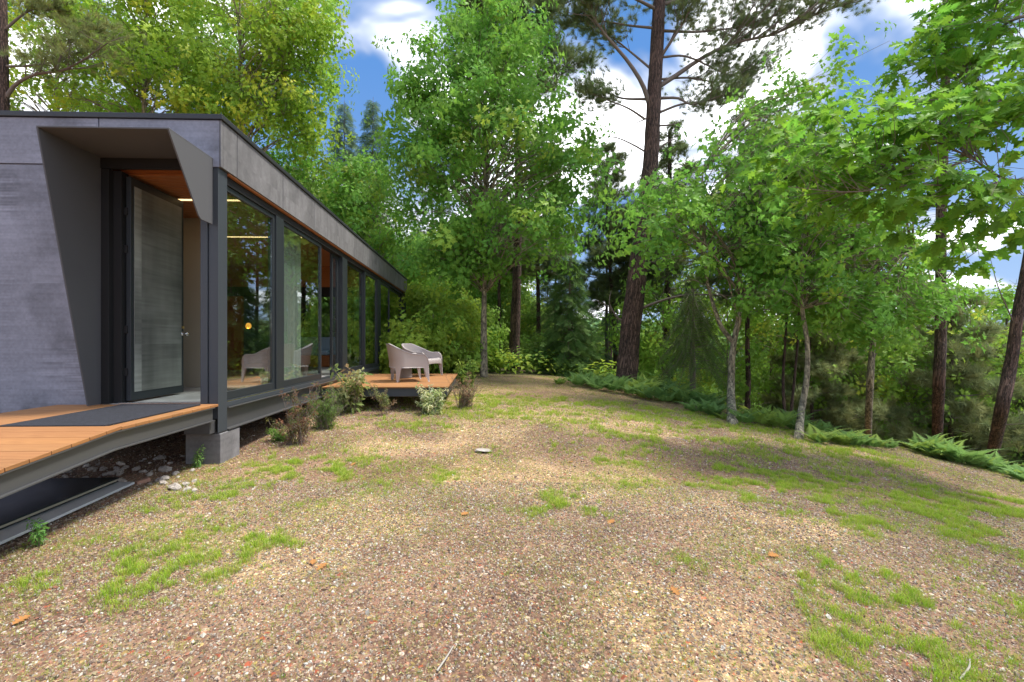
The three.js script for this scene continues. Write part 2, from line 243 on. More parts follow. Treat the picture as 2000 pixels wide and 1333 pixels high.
{
  const A = 260, Rn = 190, g = new Geo(); g.c = []; const rad = (k) => 0.12 * Math.pow(1800 / 0.12, Math.pow(k / Rn, 0.88));
  const pos = [], uv = [], col = [], idx = [];
  const put = (x, z) => {
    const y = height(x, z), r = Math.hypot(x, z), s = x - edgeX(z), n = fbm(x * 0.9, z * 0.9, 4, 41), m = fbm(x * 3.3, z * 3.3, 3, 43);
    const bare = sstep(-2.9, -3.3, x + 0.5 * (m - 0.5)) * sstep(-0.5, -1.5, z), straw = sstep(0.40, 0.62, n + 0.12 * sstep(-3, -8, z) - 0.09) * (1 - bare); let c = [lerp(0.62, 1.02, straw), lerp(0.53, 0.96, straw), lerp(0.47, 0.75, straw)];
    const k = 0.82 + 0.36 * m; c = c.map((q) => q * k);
    const wood = Math.max(sstep(0.0, 1.0, s + 0.8 * (m - 0.5)), sstep(-14.2, -15.5, z));
    const floorC = [0.42, 0.34, 0.26]; c = c.map((q, i) => lerp(q, floorC[i] * (0.7 + 0.6 * m), wood));
    const mossy = wood * sstep(0.45, 0.6, fbm(x * 0.15 + 5, z * 0.15, 4, 3)), moss = [0.2, 0.3, 0.12]; c = c.map((q, i) => lerp(q, moss[i] * (0.7 + 0.6 * m), mossy));
    pos.push(x, y, z); uv.push(x, z); col.push(...c);
  };
  put(0, 0);
  for (let k = 0; k <= Rn; k++) for (let a = 0; a < A; a++) { const t = a / A * Math.PI * 2, r = rad(k); put(Math.sin(t) * r, -Math.cos(t) * r); }
  for (let a = 0; a < A; a++) idx.push(0, 1 + (a + 1) % A, 1 + a);
  for (let k = 0; k < Rn; k++) for (let a = 0; a < A; a++) { const p = 1 + k * A + a, q = 1 + k * A + (a + 1) % A; idx.push(p, q, p + A, q, q + A, p + A); }
  const geo = new THREE.BufferGeometry(); geo.setAttribute('position', new THREE.Float32BufferAttribute(pos, 3)); geo.setAttribute('uv', new THREE.Float32BufferAttribute(uv, 2)); geo.setAttribute('color', new THREE.Float32BufferAttribute(col, 3)); geo.setIndex(idx); geo.computeVertexNormals();
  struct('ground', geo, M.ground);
}

// ------------------------------------------------------------------ instanced stuff
class Inst {
  constructor() { this.m = []; this.c = []; }
  add(pos, quat, scale, color) { const m = new THREE.Matrix4().compose(pos, quat, typeof scale === 'number' ? V(scale, scale, scale) : scale); this.m.push(m); this.c.push(color); }
  build(name, geo, mat, parent = scene) {
    const o = shade(new THREE.InstancedMesh(geo, mat, this.m.length)); this.m.forEach((m, i) => { o.setMatrixAt(i, m); o.setColorAt(i, this.c[i]); });
    o.name = parent === scene ? numbered(name) : name; o.userData.kind = 'stuff'; parent.add(o); return o;
  }
}
const Q = () => new THREE.Quaternion();
const YUP = V(0, 1, 0);
function aim(dir, spin, from = YUP) { const q = Q().setFromUnitVectors(from, dir); return q.multiply(Q().setFromAxisAngle(from, spin)); }
function vary(c, R, v = 0.15, hue = 0.06) { const k = 1 + (R() - 0.5) * 2 * v, h = (R() - 0.5) * 2 * hue; return lin(c[0] * k * (1 + h), c[1] * k, c[2] * k * (1 - h)); }

// ------------------------------------------------------------------ the house
const WZ = -4.79, WX = -2.69, ENDZ = -16.85, BACKX = -6.95, ROOF = 3.78, FASC = 3.235, FLOOR = 0.765, CEIL = 3.2;
const house = thing('cabin', 'low grey concrete-panelled cabin with dark hood over its open door and long glazed side', 'cabin', V(WX, 0.1, WZ));
{
  const h = house, jp = (px, y, z) => onZ(px, 500, z).x;
  // roof cap, roof deck
  box('roof', h, M.cap, BACKX + 0.02, WX - 0.02, 3.3, 3.74, ENDZ + 0.02, WZ - 0.02, 0);
  box('roof_cap', h, M.cap, BACKX - 0.02, WX + 0.02, 3.725, ROOF, WZ + 0.02, WZ - 0.1, 0.006);
  box('roof_cap', h, M.cap, WX - 0.1, WX + 0.02, 3.726, ROOF - 0.001, WZ - 0.103, ENDZ - 0.02, 0.006);
  box('roof_cap', h, M.cap, BACKX - 0.02, WX - 0.103, 3.727, ROOF - 0.002, ENDZ + 0.1, ENDZ - 0.02, 0.006);
  // front cladding panels (upper band, split at one joint) and the lower wall
  const joint = onZ(192, 240, WZ).x;
  box('cladding_panel', h, M.concrete, joint + 0.006, WX - 0.022, FASC, 3.722, WZ, WZ - 0.03);
  box('cladding_panel', h, M.concrete, BACKX, joint - 0.006, FASC + 0.012, 3.722, WZ, WZ - 0.03);
  const doorL = onZ(197, 500, WZ).x, doorR = onZ(391, 500, WZ).x, postL = onZ(405, 500, WZ).x;
  box('cladding_panel', h, M.concrete, BACKX, doorL - 0.012, 0.42, FASC, WZ, WZ - 0.03);
  box('wall_core', h, M.innerWall, BACKX, doorL - 0.01, 0.5, 3.3, WZ - 0.032, WZ - 0.16, 0);
  box('wall_core', h, M.ceilWood, doorL - 0.008, WX - 0.05, CEIL + 0.061, 3.298, WZ - 0.033, WZ - 0.16, 0);
  box('corner_trim', h, M.concrete2, WX - 0.018, WX, FASC, 3.722, WZ + 0.002, WZ - 0.03);
  // right of the door: dark frame, grey panel, corner post
  box('cladding_panel', h, M.post, postL + 0.004, onZ(424, 500, WZ).x, 0.6, FASC - 0.002, WZ - 0.012, WZ - 0.05);
  box('door_frame', h, M.post, doorR, postL, 0.6, FASC - 0.003, WZ + 0.002, WZ - 0.12);
  box('corner_post', h, M.post, onZ(424.5, 500, WZ).x, WX - 0.03, 0.46, FASC - 0.004, WZ + 0.004, WZ - 0.165);
  // fascia panels along the glazed side
  let z0 = WZ - 0.034; const joints = []; for (let z = -5.1; z > ENDZ + 0.2; z -= 1.17) joints.push(z); joints.push(ENDZ);
  for (const z of joints) { box('fascia_panel', h, M.concrete2, WX - 0.03, WX, FASC, 3.722, z0, z + (z === ENDZ ? 0 : 0.006)); z0 = z - 0.006; }
  box('soffit_board', h, M.ceilWood, WX - 0.19, WX - 0.012, FASC - 0.022, FASC - 0.004, WZ - 0.17, ENDZ + 0.02);
  box('track_head', h, M.black, WX - 0.17, WX - 0.05, 3.12, FASC - 0.024, WZ - 0.17, ENDZ + 0.05, 0);
  // back wall, end wall
  box('rear_wall', h, M.concrete, BACKX, BACKX + 0.15, 0.45, 3.3, WZ - 0.17, ENDZ, 0);
  for (const [a, b] of [[BACKX + 0.16, -6.2], [-4.72, -4.62], [-2.86, -2.72]]) box('end_post', h, M.frame, a, b, 0.7, CEIL, ENDZ + 0.03, ENDZ + 0.13);
  box('end_head', h, M.frame, BACKX + 0.16, -2.72, CEIL - 0.1, 3.3, ENDZ, ENDZ + 0.12, 0);
  for (const [a, b] of [[-6.2, -4.72], [-4.62, -2.86]]) box('window_pane', h, M.glass, a, b, 0.78, CEIL - 0.1, ENDZ + 0.07, ENDZ + 0.076, 0);
  // floor, ceiling of slats
  box('floor', h, M.floor, BACKX + 0.15, WX - 0.13, 0.6, FLOOR, WZ - 0.02, ENDZ + 0.02, 0);
  box('ceiling_board', h, M.ceilWood, BACKX + 0.15, WX - 0.13, CEIL + 0.022, CEIL + 0.06, WZ - 0.162, ENDZ + 0.12, 0);
  const sl = boxGeo(WX - 0.14 - (BACKX + 0.16), 0.02, 0.092, 0.003);
  for (let z = WZ - 0.22, k = 0; z > ENDZ + 0.2; z -= 0.1, k++) { if ([8, 28].includes(k)) continue; const m = mesh('ceiling_slat', sl, M.ceilWood, h); m.position.set((WX - 0.14 + BACKX + 0.16) / 2 - h.position.x, CEIL + 0.01 - h.position.y, z - h.position.z); }
  // inner walls
  box('inner_wall', h, M.innerWall, BACKX + 0.15, -4.42, FLOOR, CEIL, -6.62, -6.74, 0);
  box('inner_wall', h, M.innerWall, -4.412, -4.02, FLOOR, CEIL, -6.632, -6.74, 0.002);
  box('wall_handle', h, M.black, -4.385, -4.372, 1.68, 1.78, -6.632, -6.622, 0.002);
  box('partition_header', h, M.ceilWood, BACKX + 0.15, WX - 0.2, 2.72, CEIL, -10.8, -10.9, 0);
  box('partition_header_trim', h, M.black, BACKX + 0.15, WX - 0.2, 2.5, 2.718, -10.79, -10.91, 0);
  box('inner_wall', h, M.ceilWood, BACKX + 0.15, -5.6, FLOOR, 2.498, -10.8, -10.9, 0);
  // steel beams, footings
  const beam = (x0, x1, y0, y1, za, zb) => { box('beam_web', h, M.steel, (x0 + x1) / 2 - 0.006, (x0 + x1) / 2 + 0.006, y0 + 0.012, y1 - 0.012, za, zb, 0); box('beam_flange', h, M.steel, x0, x1, y0, y0 + 0.012, za, zb, 0.002); box('beam_flange', h, M.steel, x0, x1, y1 - 0.012, y1, za, zb, 0.002); };
  beam(WX - 0.14, WX - 0.01, 0.46, 0.705, WZ - 0.17, ENDZ);
  box('side_skirt', h, M.post, WX - 0.13, WX - 0.035, 0.708, 0.758, WZ - 0.168, ENDZ, 0.003);
  beam(BACKX + 0.05, BACKX + 0.2, 0.3, 0.6, WZ - 0.2, ENDZ);
  for (const z of [-7.3, -9.8, -12.3, -14.8]) box('cross_beam', h, M.steel, BACKX + 0.2, WX - 0.15, 0.48, 0.6, z, z - 0.1, 0);
  for (const [x, z] of [[WX - 0.38, WZ - 0.02], [BACKX, WZ - 0.1], [WX - 0.36, -10.4], [BACKX, -10.4], [WX - 0.36, ENDZ + 0.5], [BACKX, ENDZ + 0.5]]) {
    box('footing', h, M.pier, x, x + 0.36, -0.25, 0.445, z, z - 0.38, 0.006); box('base_plate', h, M.steel, x + 0.02, x + 0.34, 0.446, 0.459, z - 0.02, z - 0.36, 0.002);
  }
  box('front_beam', h, M.steel, BACKX + 0.2, WX - 0.15, 0.47, 0.6, WZ - 0.16, WZ - 0.3, 0.003);
  // glazing: fixed and sliding windows with frames
  const gz = (px) => 4.79 * 503 / (936 - px), GX = WX - 0.10;
  const post = (za, zb, proud = 0) => box('mullion', h, M.frame, GX - 0.06, GX + 0.045 + proud, 0.76, 3.119, -za, -zb, 0.004);
  post(6.17, 6.40, 0.01); post(9.12, 9.44, 0.01); post(12.2, 12.62, 0.01); post(16.25, 16.8, 0.01);
  const win = (za, zb, x, w = 0.055, rail = 0.09) => {
    const b = new THREE.Group(); b.name = 'window'; h.add(b);
    for (const [a, c] of [[za, za + w], [zb - w, zb]]) box('stile', b, M.frame, x - 0.022, x + 0.022, 0.775, 3.118, -a, -c, 0.004);
    for (const [y0, y1] of [[0.775, 0.775 + rail], [3.06, 3.118]]) box('rail', b, M.frame, x - 0.021, x + 0.021, y0, y1, -(za + w), -(zb - w), 0.004);
    box('pane', b, M.glass, x - 0.003, x + 0.003, 0.775 + rail, 3.06, -(za + w), -(zb - w), 0);
    return b;
  };
  win(4.965, 6.168, GX + 0.012); win(6.402, 7.97, GX + 0.012); win(9.442, 10.98, GX - 0.03, 0.06); win(10.93, 12.198, GX + 0.018, 0.06); win(12.622, 13.95, GX + 0.012, 0.05); win(13.9, 16.248, GX - 0.03, 0.06);
  box('sill', h, M.frame, GX - 0.07, GX + 0.052, 0.742, 0.7745, -4.965, -16.25, 0.003);
  box('sill_trim', h, M.chrome, GX + 0.054, GX + 0.06, 0.757, 0.771, -4.97, -6.4, 0.001);
  // slid-back leaf with its handle in the open bay
  win(8.72, 9.118, GX - 0.05, 0.06); const hd = new Geo().tube(curve([V(0, 0, 0), V(0.06, 0.01, 0), V(0.07, 0.12, 0), V(0.06, 0.23, 0), V(0, 0.24, 0)], 14), Array(15).fill(0.009), 6).build(); const hm = mesh('window_handle', hd, M.black, h); hm.position.set(GX - 0.028 - h.position.x, 1.62 - h.position.y, -8.76 - h.position.z);
  // the hood over the door
  const top = 3.31, hl = doorL + 0.0, hr = onZ(413, 300, WZ).x, t = 0.014, pr = 0.67;
  mesh('hood_cheek', place(h, prismX([[WZ + 0.001, FLOOR + 0.002], [WZ + 0.155, FLOOR + 0.002], [WZ + pr, top], [WZ + 0.001, top]], hl - t, hl)), M.hood, h);
  mesh('hood_cheek', place(h, prismX([[WZ + 0.001, 2.635], [WZ + 0.20, 2.635], [WZ + 0.235, 2.66], [WZ + pr, top], [WZ + 0.001, top]], hr, hr + t)), M.hood, h);
  box('hood_roof', h, M.hood, hl - t, hr + t, top + 0.001, top + 0.015, WZ + pr, WZ + 0.001, 0.002);
  // door frame and open leaf
  box('door_frame', h, M.black, doorL, doorL + 0.08, FLOOR + 0.003, 3.204, WZ + 0.004, WZ - 0.15, 0.003); box('door_frame', h, M.black, doorL + 0.081, doorL + 0.165, FLOOR + 0.003, 3.199, WZ - 0.05, WZ - 0.15, 0.003);
  box('door_head', h, M.black, doorL + 0.001, hr - 0.001, 3.205, top, WZ + 0.014, WZ - 0.0315, 0.002);
  box('threshold', h, M.chrome, doorL + 0.16, doorR, FLOOR + 0.001, FLOOR + 0.012, WZ - 0.006, WZ - 0.05, 0.002);
  const door = new THREE.Group(); door.name = 'door'; h.add(door); const dp = h.position, dx = doorL + 0.175, dz0 = WZ - 0.1, dz1 = WZ - 0.95;
  const db = (n, m, ...a) => box(n, door, m, ...a);
  db('door_leaf', M.frame, dx, dx + 0.05, 0.785, 3.16, dz0, dz1, 0.004);
  db('door_panel', M.doorPanel, dx + 0.0505, dx + 0.056, 0.875, 3.07, dz0 - 0.04, dz1 + 0.045, 0.002);
  for (const y of [1.05, 1.5, 2.35, 2.75]) db('hinge', M.black, dx - 0.02, dx + 0.02, y, y + 0.08, dz0 + 0.012, dz0 - 0.004, 0.003);
  const kn = mesh('door_handle', new THREE.LatheGeometry([[0, 0], [0.026, 0], [0.026, 0.008], [0.01, 0.012], [0.01, 0.035], [0.024, 0.045], [0.027, 0.06], [0.018, 0.074], [0, 0.078]].map(([a, b]) => new THREE.Vector2(a, b)), 16), M.chrome, door); kn.rotation.z = -Math.PI / 2; kn.position.set(dx + 0.05 - dp.x, 1.51 - dp.y, dz1 + 0.03 - dp.z);
  const ky = mesh('door_lock', new THREE.CylinderGeometry(0.018, 0.018, 0.02, 14), M.brass, door); ky.rotation.z = -Math.PI / 2; ky.position.set(dx + 0.06 - dp.x, 1.59 - dp.y, dz1 + 0.03 - dp.z);
}
// light strips in the ceiling and a hanging lamp (lit)
const stripMat = std({ color: lin(0.9, 0.8, 0.6), emissive: lin(1, 0.66, 0.3), emissiveIntensity: 1.3 });
for (const k of [8, 28]) {
  const z = WZ - 0.22 - 0.1 * k, s = thing('light_strip', k === 8 ? 'thin warm light strip in the wooden ceiling just inside the open door' : 'thin warm light strip in the wooden ceiling above the curtain', 'light', V(-4.8, CEIL, z));
  box('strip_housing', s, M.chrome, BACKX + 0.3, WX - 0.3, CEIL + 0.006, CEIL + 0.021, z + 0.03, z - 0.03, 0.001); box('diffuser', s, stripMat, BACKX + 0.32, WX - 0.32, CEIL, CEIL + 0.0055, z + 0.02, z - 0.02, 0);
  const L = new THREE.RectAreaLight(new THREE.Color(1, 0.72, 0.4), 0.5, 3.6, 0.04); L.position.set(0, -0.004, 0); L.rotation.x = -Math.PI / 2; s.add(L);
}
{
  const p = P(485, 638, 8.8), l = thing('pendant_lamp', 'small glowing amber pendant lamp seen through the large pane', 'lamp', p);
  mesh('lamp_shade', new THREE.LatheGeometry([[0.012, 0.1], [0.05, 0.085], [0.075, 0.03], [0.07, -0.03], [0.045, -0.06]].map(([a, b]) => new THREE.Vector2(a, b)), 20), std({ color: lin(0.9, 0.5, 0.12), emissive: lin(1, 0.42, 0.05), emissiveIntensity: 0.7, side: THREE.DoubleSide }), l);
  mesh('cord', new Geo().tube([V(0, 0.098, 0), V(0, CEIL - p.y - 0.0005, 0)], [0.004, 0.004], 5).build(), M.black, l);
  const L = new THREE.PointLight(new THREE.Color(1, 0.6, 0.25), 0.25); L.position.set(0, -0.02, 0); L.castShadow = true; l.add(L); l.scale.setScalar(0.7); l.children[1].scale.y = 1 / 0.7; l.children[1].position.y = 0.098 - 0.098 / 0.7;
}
{ // curtain behind the second pane
  const g = new Geo(), n = 60, za = 6.95, zb = 7.62, x0 = WX - 0.3, pts = []; for (let i = 0; i <= n; i++) { const t = i / n; pts.push([x0 + 0.035 * Math.sin(t * 44) + 0.012 * Math.sin(t * 17), -lerp(za, zb, t)]); }
  for (let i = 0; i <= n; i++) for (const y of [CEIL - 0.001, FLOOR + 0.002]) g.v(V(pts[i][0], y, pts[i][1]), V(1, 0, 0), i * 0.05, y);
  for (let i = 0; i < n; i++) g.i.push(i * 2, i * 2 + 1, i * 2 + 2, i * 2 + 2, i * 2 + 1, i * 2 + 3);
  tag(mesh('curtain', g.build(true), M.curtain), 'white floor-length curtain gathered behind the second glass pane', 'curtain');
}
{ // armchair-like bench with pale blue cushion deep in the room
  const p = V(-4.75, FLOOR, -12.4), s = thing('sofa', 'low dark sofa with pale blue cushions deep inside the cabin', 'sofa', p); const blue = std({ color: lin(0.3, 0.42, 0.55), roughness: 0.9 });
  box('sofa_base', s, M.ceilWood, p.x - 0.8, p.x + 0.8, FLOOR + 0.001, FLOOR + 0.3, p.z + 0.4, p.z - 0.4, 0.02); box('seat_cushion', s, blue, p.x - 0.75, p.x + 0.75, FLOOR + 0.302, FLOOR + 0.44, p.z + 0.38, p.z - 0.25, 0.05); box('back_cushion', s, blue, p.x - 0.75, p.x + 0.75, FLOOR + 0.3, FLOOR + 0.8, p.z - 0.252, p.z - 0.4, 0.05);
}

// ------------------------------------------------------------------ entrance deck with ramp
{
  const xl = -4.34, xr = -2.716, y = 0.763, zb = -3.46, zw = WZ + 0.006, d = thing('entrance_ramp', 'timber boarded entrance deck bending down into a ramp on grey steel beams', 'ramp', V((xl + xr) / 2, 0, -2));
  const R = rng(5), W = 0.138, geos = [0, 1, 2, 3].map((k) => boxGeo(xr - xl, 0.026, W, 0.003, k * 1.37, k * 0.21)), yAt = (z) => z < zb ? y : y - 0.1 * (z - zb);
  for (let z = zw + W / 2; z < 3.0; z += W + 0.003) {
    const b = mesh('deck_board', geos[Math.floor(R() * 4)], boardMats[Math.floor(R() * 4)], d), on = z > zb; b.position.set(0, yAt(z) - 0.013 + (R() - 0.5) * 0.001, z + 2); b.rotation.x = on ? 0.0997 : 0; b.rotation.y = (R() < 0.5 ? 0 : Math.PI);
    if (on) b.rotation.set(0.0997, 0, 0);
  }
  for (const x of [xr - 0.03, (xl + xr) / 2, xl + 0.03]) {   // channel beams in the bent line of the deck
    const prof = (top, bot, x0, x1) => mesh('steel_beam', place(d, prismX([[zw + 0.06, y - top], [zb, y - top], [3, yAt(3) - top], [3, yAt(3) - bot], [zb, y - bot], [zw + 0.06, y - bot]], x0, x1)), M.steel, d);
    prof(0.0275, 0.036, x - 0.05, x + 0.032); prof(0.0365, 0.158, x - 0.004, x + 0.006); prof(0.1585, 0.167, x - 0.05, x + 0.032);
  }
  for (const x of [xr - 0.1, xl + 0.05]) for (const z of [-1.0, 1.2]) box('leg', d, M.steel, x, x + 0.05, height(x, z) - 0.05, yAt(z) - 0.168, z, z - 0.05, 0.003);
  box('cross_beam', d, M.steel, xl + 0.04, xr - 0.04, y - 0.15, y - 0.05, -4.0, -4.06, 0.002);
  box('bracket', d, M.steel, xr - 0.3, xr - 0.04, y - 0.3, y - 0.168, WZ + 0.09, WZ - 0.012, 0.003);
  const mm = boxGeo(0.79, 0.014, 1.17, 0.005), mat = mesh('doormat', mm, M.mat); mat.position.set(-3.225, y + 0.0072, -4.09); tag(mat, 'dark charcoal bristle doormat on the timber deck before the door', 'doormat');
}
// ------------------------------------------------------------------ terrace deck
const TY = 0.64;
{
  const xl = WX - 0.03, xr = -0.535, za = -7.86, zb = -11.1, d = thing('terrace_deck', 'raised square timber terrace with dark steel edge beside the open glass door', 'deck', V((xl + xr) / 2, 0, (za + zb) / 2)), R = rng(8), W = 0.138;
  const geos = [0, 1, 2, 3].map((k) => boxGeo(xr - xl, 0.026, W, 0.003, k * 1.37, k * 0.21));
  for (let z = za - W / 2; z > zb; z -= W + 0.003) { const b = mesh('deck_board', geos[Math.floor(R() * 4)], boardMats[Math.floor(R() * 4)], d); b.position.set(0, TY - 0.013 + (R() - 0.5) * 0.001, z - d.position.z); if (R() < 0.5) b.rotation.y = Math.PI; }
  for (const [x0, x1, z0, z1] of [[xl, xr - 0.04, za - 0.045, za - 0.052], [xl, xr - 0.04, zb + 0.052, zb + 0.045]]) box('steel_edge', d, M.post, x0, x1, TY - 0.165, TY - 0.028, z0, z1, 0.001);
  box('steel_edge', d, M.post, xr - 0.04, xr - 0.03, TY - 0.165, TY - 0.028, za - 0.045, zb + 0.045, 0.001);
  box('lower_flange', d, M.steel, xl, xr - 0.03, TY - 0.175, TY - 0.166, za - 0.04, za - 0.1, 0.001); box('lower_flange', d, M.steel, xr - 0.1, xr - 0.031, TY - 0.1751, TY - 0.166, za - 0.101, zb + 0.1, 0.001);
  for (const x of [xr - 0.3, xl + 0.3]) for (const z of [za - 0.35, zb + 0.4]) box('leg', d, M.steel, x, x + 0.1, height(x, z) - 0.1, TY - 0.176, z, z - 0.1, 0.003);
  for (const z of [za - 0.8, za - 1.7, za - 2.5]) box('joist', d, M.steel, xl, xr - 0.042, TY - 0.12, TY - 0.028, z, z - 0.06, 0);
}
// ------------------------------------------------------------------ moulded armchairs and low table
function chairGeo() {
  const g = new Geo(), N = 132, K = 16, wS = 0.36, dF = 0.34, dB = 0.33;
  // plan line: from front right round the back to front left; x to the side, z to the front
  const plan = []; { const s = new THREE.Shape(); const q = []; const r = 0.2; q.push([wS - 0.0, dF]); for (let i = 1; i < 20; i++) q.push([wS - 0.012 * Math.sin(i / 20 * 3.14), lerp(dF, -dB + r, i / 20)]); for (let i = 0; i <= 14; i++) { const a = i / 14 * Math.PI / 2; q.push([wS - 0.035 - r + Math.cos(a) * (r + 0.035 * (1 - i / 14)), -dB + r - Math.sin(a) * r]); } const m = q.slice(0).reverse().map(([x, z]) => [-x, z]); const all = [...q, ...m]; let L = [0]; for (let i = 1; i < all.length; i++) L.push(L[i - 1] + Math.hypot(all[i][0] - all[i - 1][0], all[i][1] - all[i - 1][1])); for (let k = 0; k <= N; k++) { const t = k / N * L[L.length - 1]; let i = 1; while (i < L.length - 1 && L[i] < t) i++; const u = (t - L[i - 1]) / Math.max(1e-6, L[i] - L[i - 1]); plan.push([lerp(all[i - 1][0], all[i][0], u), lerp(all[i - 1][1], all[i][1], u)]); } }
  const topY = (z, e) => { const t = (z + dB) / (dF + dB); let y = 0.545 + 0.2 * Math.pow(clamp(1 - t / 0.62, 0, 1), 1.6); if (t > 0.84) { const q = (t - 0.84) / 0.16; y -= 0.16 * (1 - Math.sqrt(Math.max(0, 1 - q * q))) + 0.02 * q; } return y; };
  const botY = (k) => { const s = Math.abs(k / N - 0.5) * 2; // 0 at the middle of the back, 1 at the front
    const leg = (c, w) => clamp(1 - Math.abs(s - c) / w, 0, 1); const a = sstep(0, 0.8, leg(0.36, 0.075)), b = sstep(0, 0.8, leg(1.0, 0.105)); return lerp(0.275, 0, Math.max(a, b)) ; };
  const th = 0.013, surf = (out) => { const base = g.p.length / 3; for (let k = 0; k <= N; k++) { const [x, z] = plan[k], y0 = botY(k), y1 = topY(z); const a = plan[Math.max(0, k - 1)], b = plan[Math.min(N, k + 1)]; let nx = b[1] - a[1], nz = -(b[0] - a[0]); const l = Math.hypot(nx, nz); nx /= l; nz /= l; for (let j = 0; j <= K; j++) { const y = lerp(y0, y1, j / K), fl = 1 + 0.10 * (y - 0.45) , low = y < 0.3 ? (0.3 - y) * 0.10 : 0, bk = -0.16 * Math.max(0, y - 0.4) * sstep(0.1, -dB, z), lip = out ? 0.012 * sstep(0.9, 1, j / K) : 0; const sgn = out ? 1 : -1; const n = V(-nx * sgn, 0, -nz * sgn); g.v(V(x * fl + Math.sign(x) * low * 0.4 - nx * (th * sgn + lip), y, z * 1 + (z > 0 ? low * 0.6 : -low * 0.3) + bk - nz * (th * sgn + lip)), n, k * 0.02, y); } } for (let k = 0; k < N; k++) for (let j = 0; j < K; j++) { const p = base + k * (K + 1) + j, q = p + K + 1; out ? g.i.push(p, p + 1, q, q, p + 1, q + 1) : g.i.push(p, q, p + 1, q, q + 1, p + 1); } return base; };
  const A = surf(true), B = surf(false), w = K + 1;
  for (let k = 0; k < N; k++) for (const j of [0, K]) { const a = A + k * w + j, b = B + k * w + j; g.i.push(a, b, a + w, a + w, b, b + w); }
  for (const k of [0, N]) for (let j = 0; j < K; j++) { const a = A + k * w + j, b = B + k * w + j; g.i.push(a, a + 1, b, b, a + 1, b + 1); }
  // seat with a rolled front apron
  const SN = 16, base = g.p.length / 3; const rows = [[-0.27, 0.52], [-0.23, 0.42], [-0.15, 0.375], [0, 0.372], [0.18, 0.385], [0.28, 0.395], [0.32, 0.385], [0.336, 0.36], [0.338, 0.31], [0.336, 0.27]];
  for (let r = 0; r < rows.length; r++) for (let i = 0; i <= SN; i++) { const t = i / SN * 2 - 1, hw = rows[r][0] < -0.1 ? lerp(0.2, 0.335, clamp((rows[r][0] + 0.27) / 0.17, 0, 1)) : 0.337; const arch = r === rows.length - 1 ? 0.02 * (1 - t * t) : 0; g.v(V(t * hw, rows[r][1] + arch + 0.02 * t * t * (r < 6 ? 1 : 0), rows[r][0]), V(0, 1, 0), i * 0.04, r * 0.05); }
  for (let r = 0; r < rows.length - 1; r++) for (let i = 0; i < SN; i++) { const p = base + r * (SN + 1) + i; g.i.push(p, p + SN + 1, p + 1, p + 1, p + SN + 1, p + SN + 2); }
  return g.build(true);
}
const chairG = chairGeo();
{
  const put = (px, d, yaw, label) => { const p = P(px, 700, d), c = mesh('armchair', chairG, M.chair); c.position.set(p.x, TY + 0.0005, p.z); c.rotation.y = yaw; return tag(c, label, 'armchair', 'moulded armchairs on the terrace'); };
  put(796, 9.0, Math.PI / 2 + 0.36, 'taupe moulded plastic armchair with its high back turned to the glass');
  put(823, 10.35, Math.PI / 2 - 0.42, 'taupe moulded plastic armchair with its open seat showing, at the far terrace edge');
  const p = P(789, 700, 9.75), t = thing('low_table', 'low round grey side table between the two armchairs', 'table', V(p.x, TY, p.z)); const gm = std({ color: lin(0.2, 0.19, 0.19), roughness: 0.6 });
  mesh('table_drum', new THREE.LatheGeometry([[0, 0.001], [0.17, 0.001], [0.175, 0.02], [0.165, 0.22], [0.16, 0.235]].map(([a, b]) => new THREE.Vector2(a, b)), 28), gm, t); mesh('table_top', new THREE.LatheGeometry([[0, 0.236], [0.24, 0.236], [0.248, 0.244], [0.24, 0.262], [0, 0.262]].map(([a, b]) => new THREE.Vector2(a, b)), 32), gm, t);
}
// ------------------------------------------------------------------ spare panels under the ramp
{
  const mk = (name, label, x0, x1, z0, z1, y, th, mat, rot, tilt) => { const g = boxGeo(x1 - x0, th, z1 - z0, 0.002), t = mesh(name, g, mat); t.position.set((x0 + x1) / 2, y, (z0 + z1) / 2); t.rotation.set(tilt, rot, 0); return tag(t, label, 'panel'); };
  mk('metal_sheet', 'silvery metal sheet lying under the black panel on the gravel', -5.2, -3.03, -4.1, -1.5, 0.125, 0.02, M.sheetGrey, 0.05, 0.012);
  const t = thing('spare_panel', 'flat black spare panel with tan edge lying beneath the ramp', 'panel', V(-4.19, 0.162, -2.85)); t.rotation.set(0.012, 0.02, 0);
  const a = mesh('core', boxGeo(1.98, 0.02, 2.5, 0.002), M.sheetEdge, t), b = mesh('black_face', boxGeo(2.0, 0.012, 2.52, 0.002), M.sheetBlack, t), c = mesh('black_face', boxGeo(2.0, 0.006, 2.52, 0.002), M.sheetBlack, t); b.position.y = 0.0165; c.position.y = -0.0135; a.position.y = 0;
}
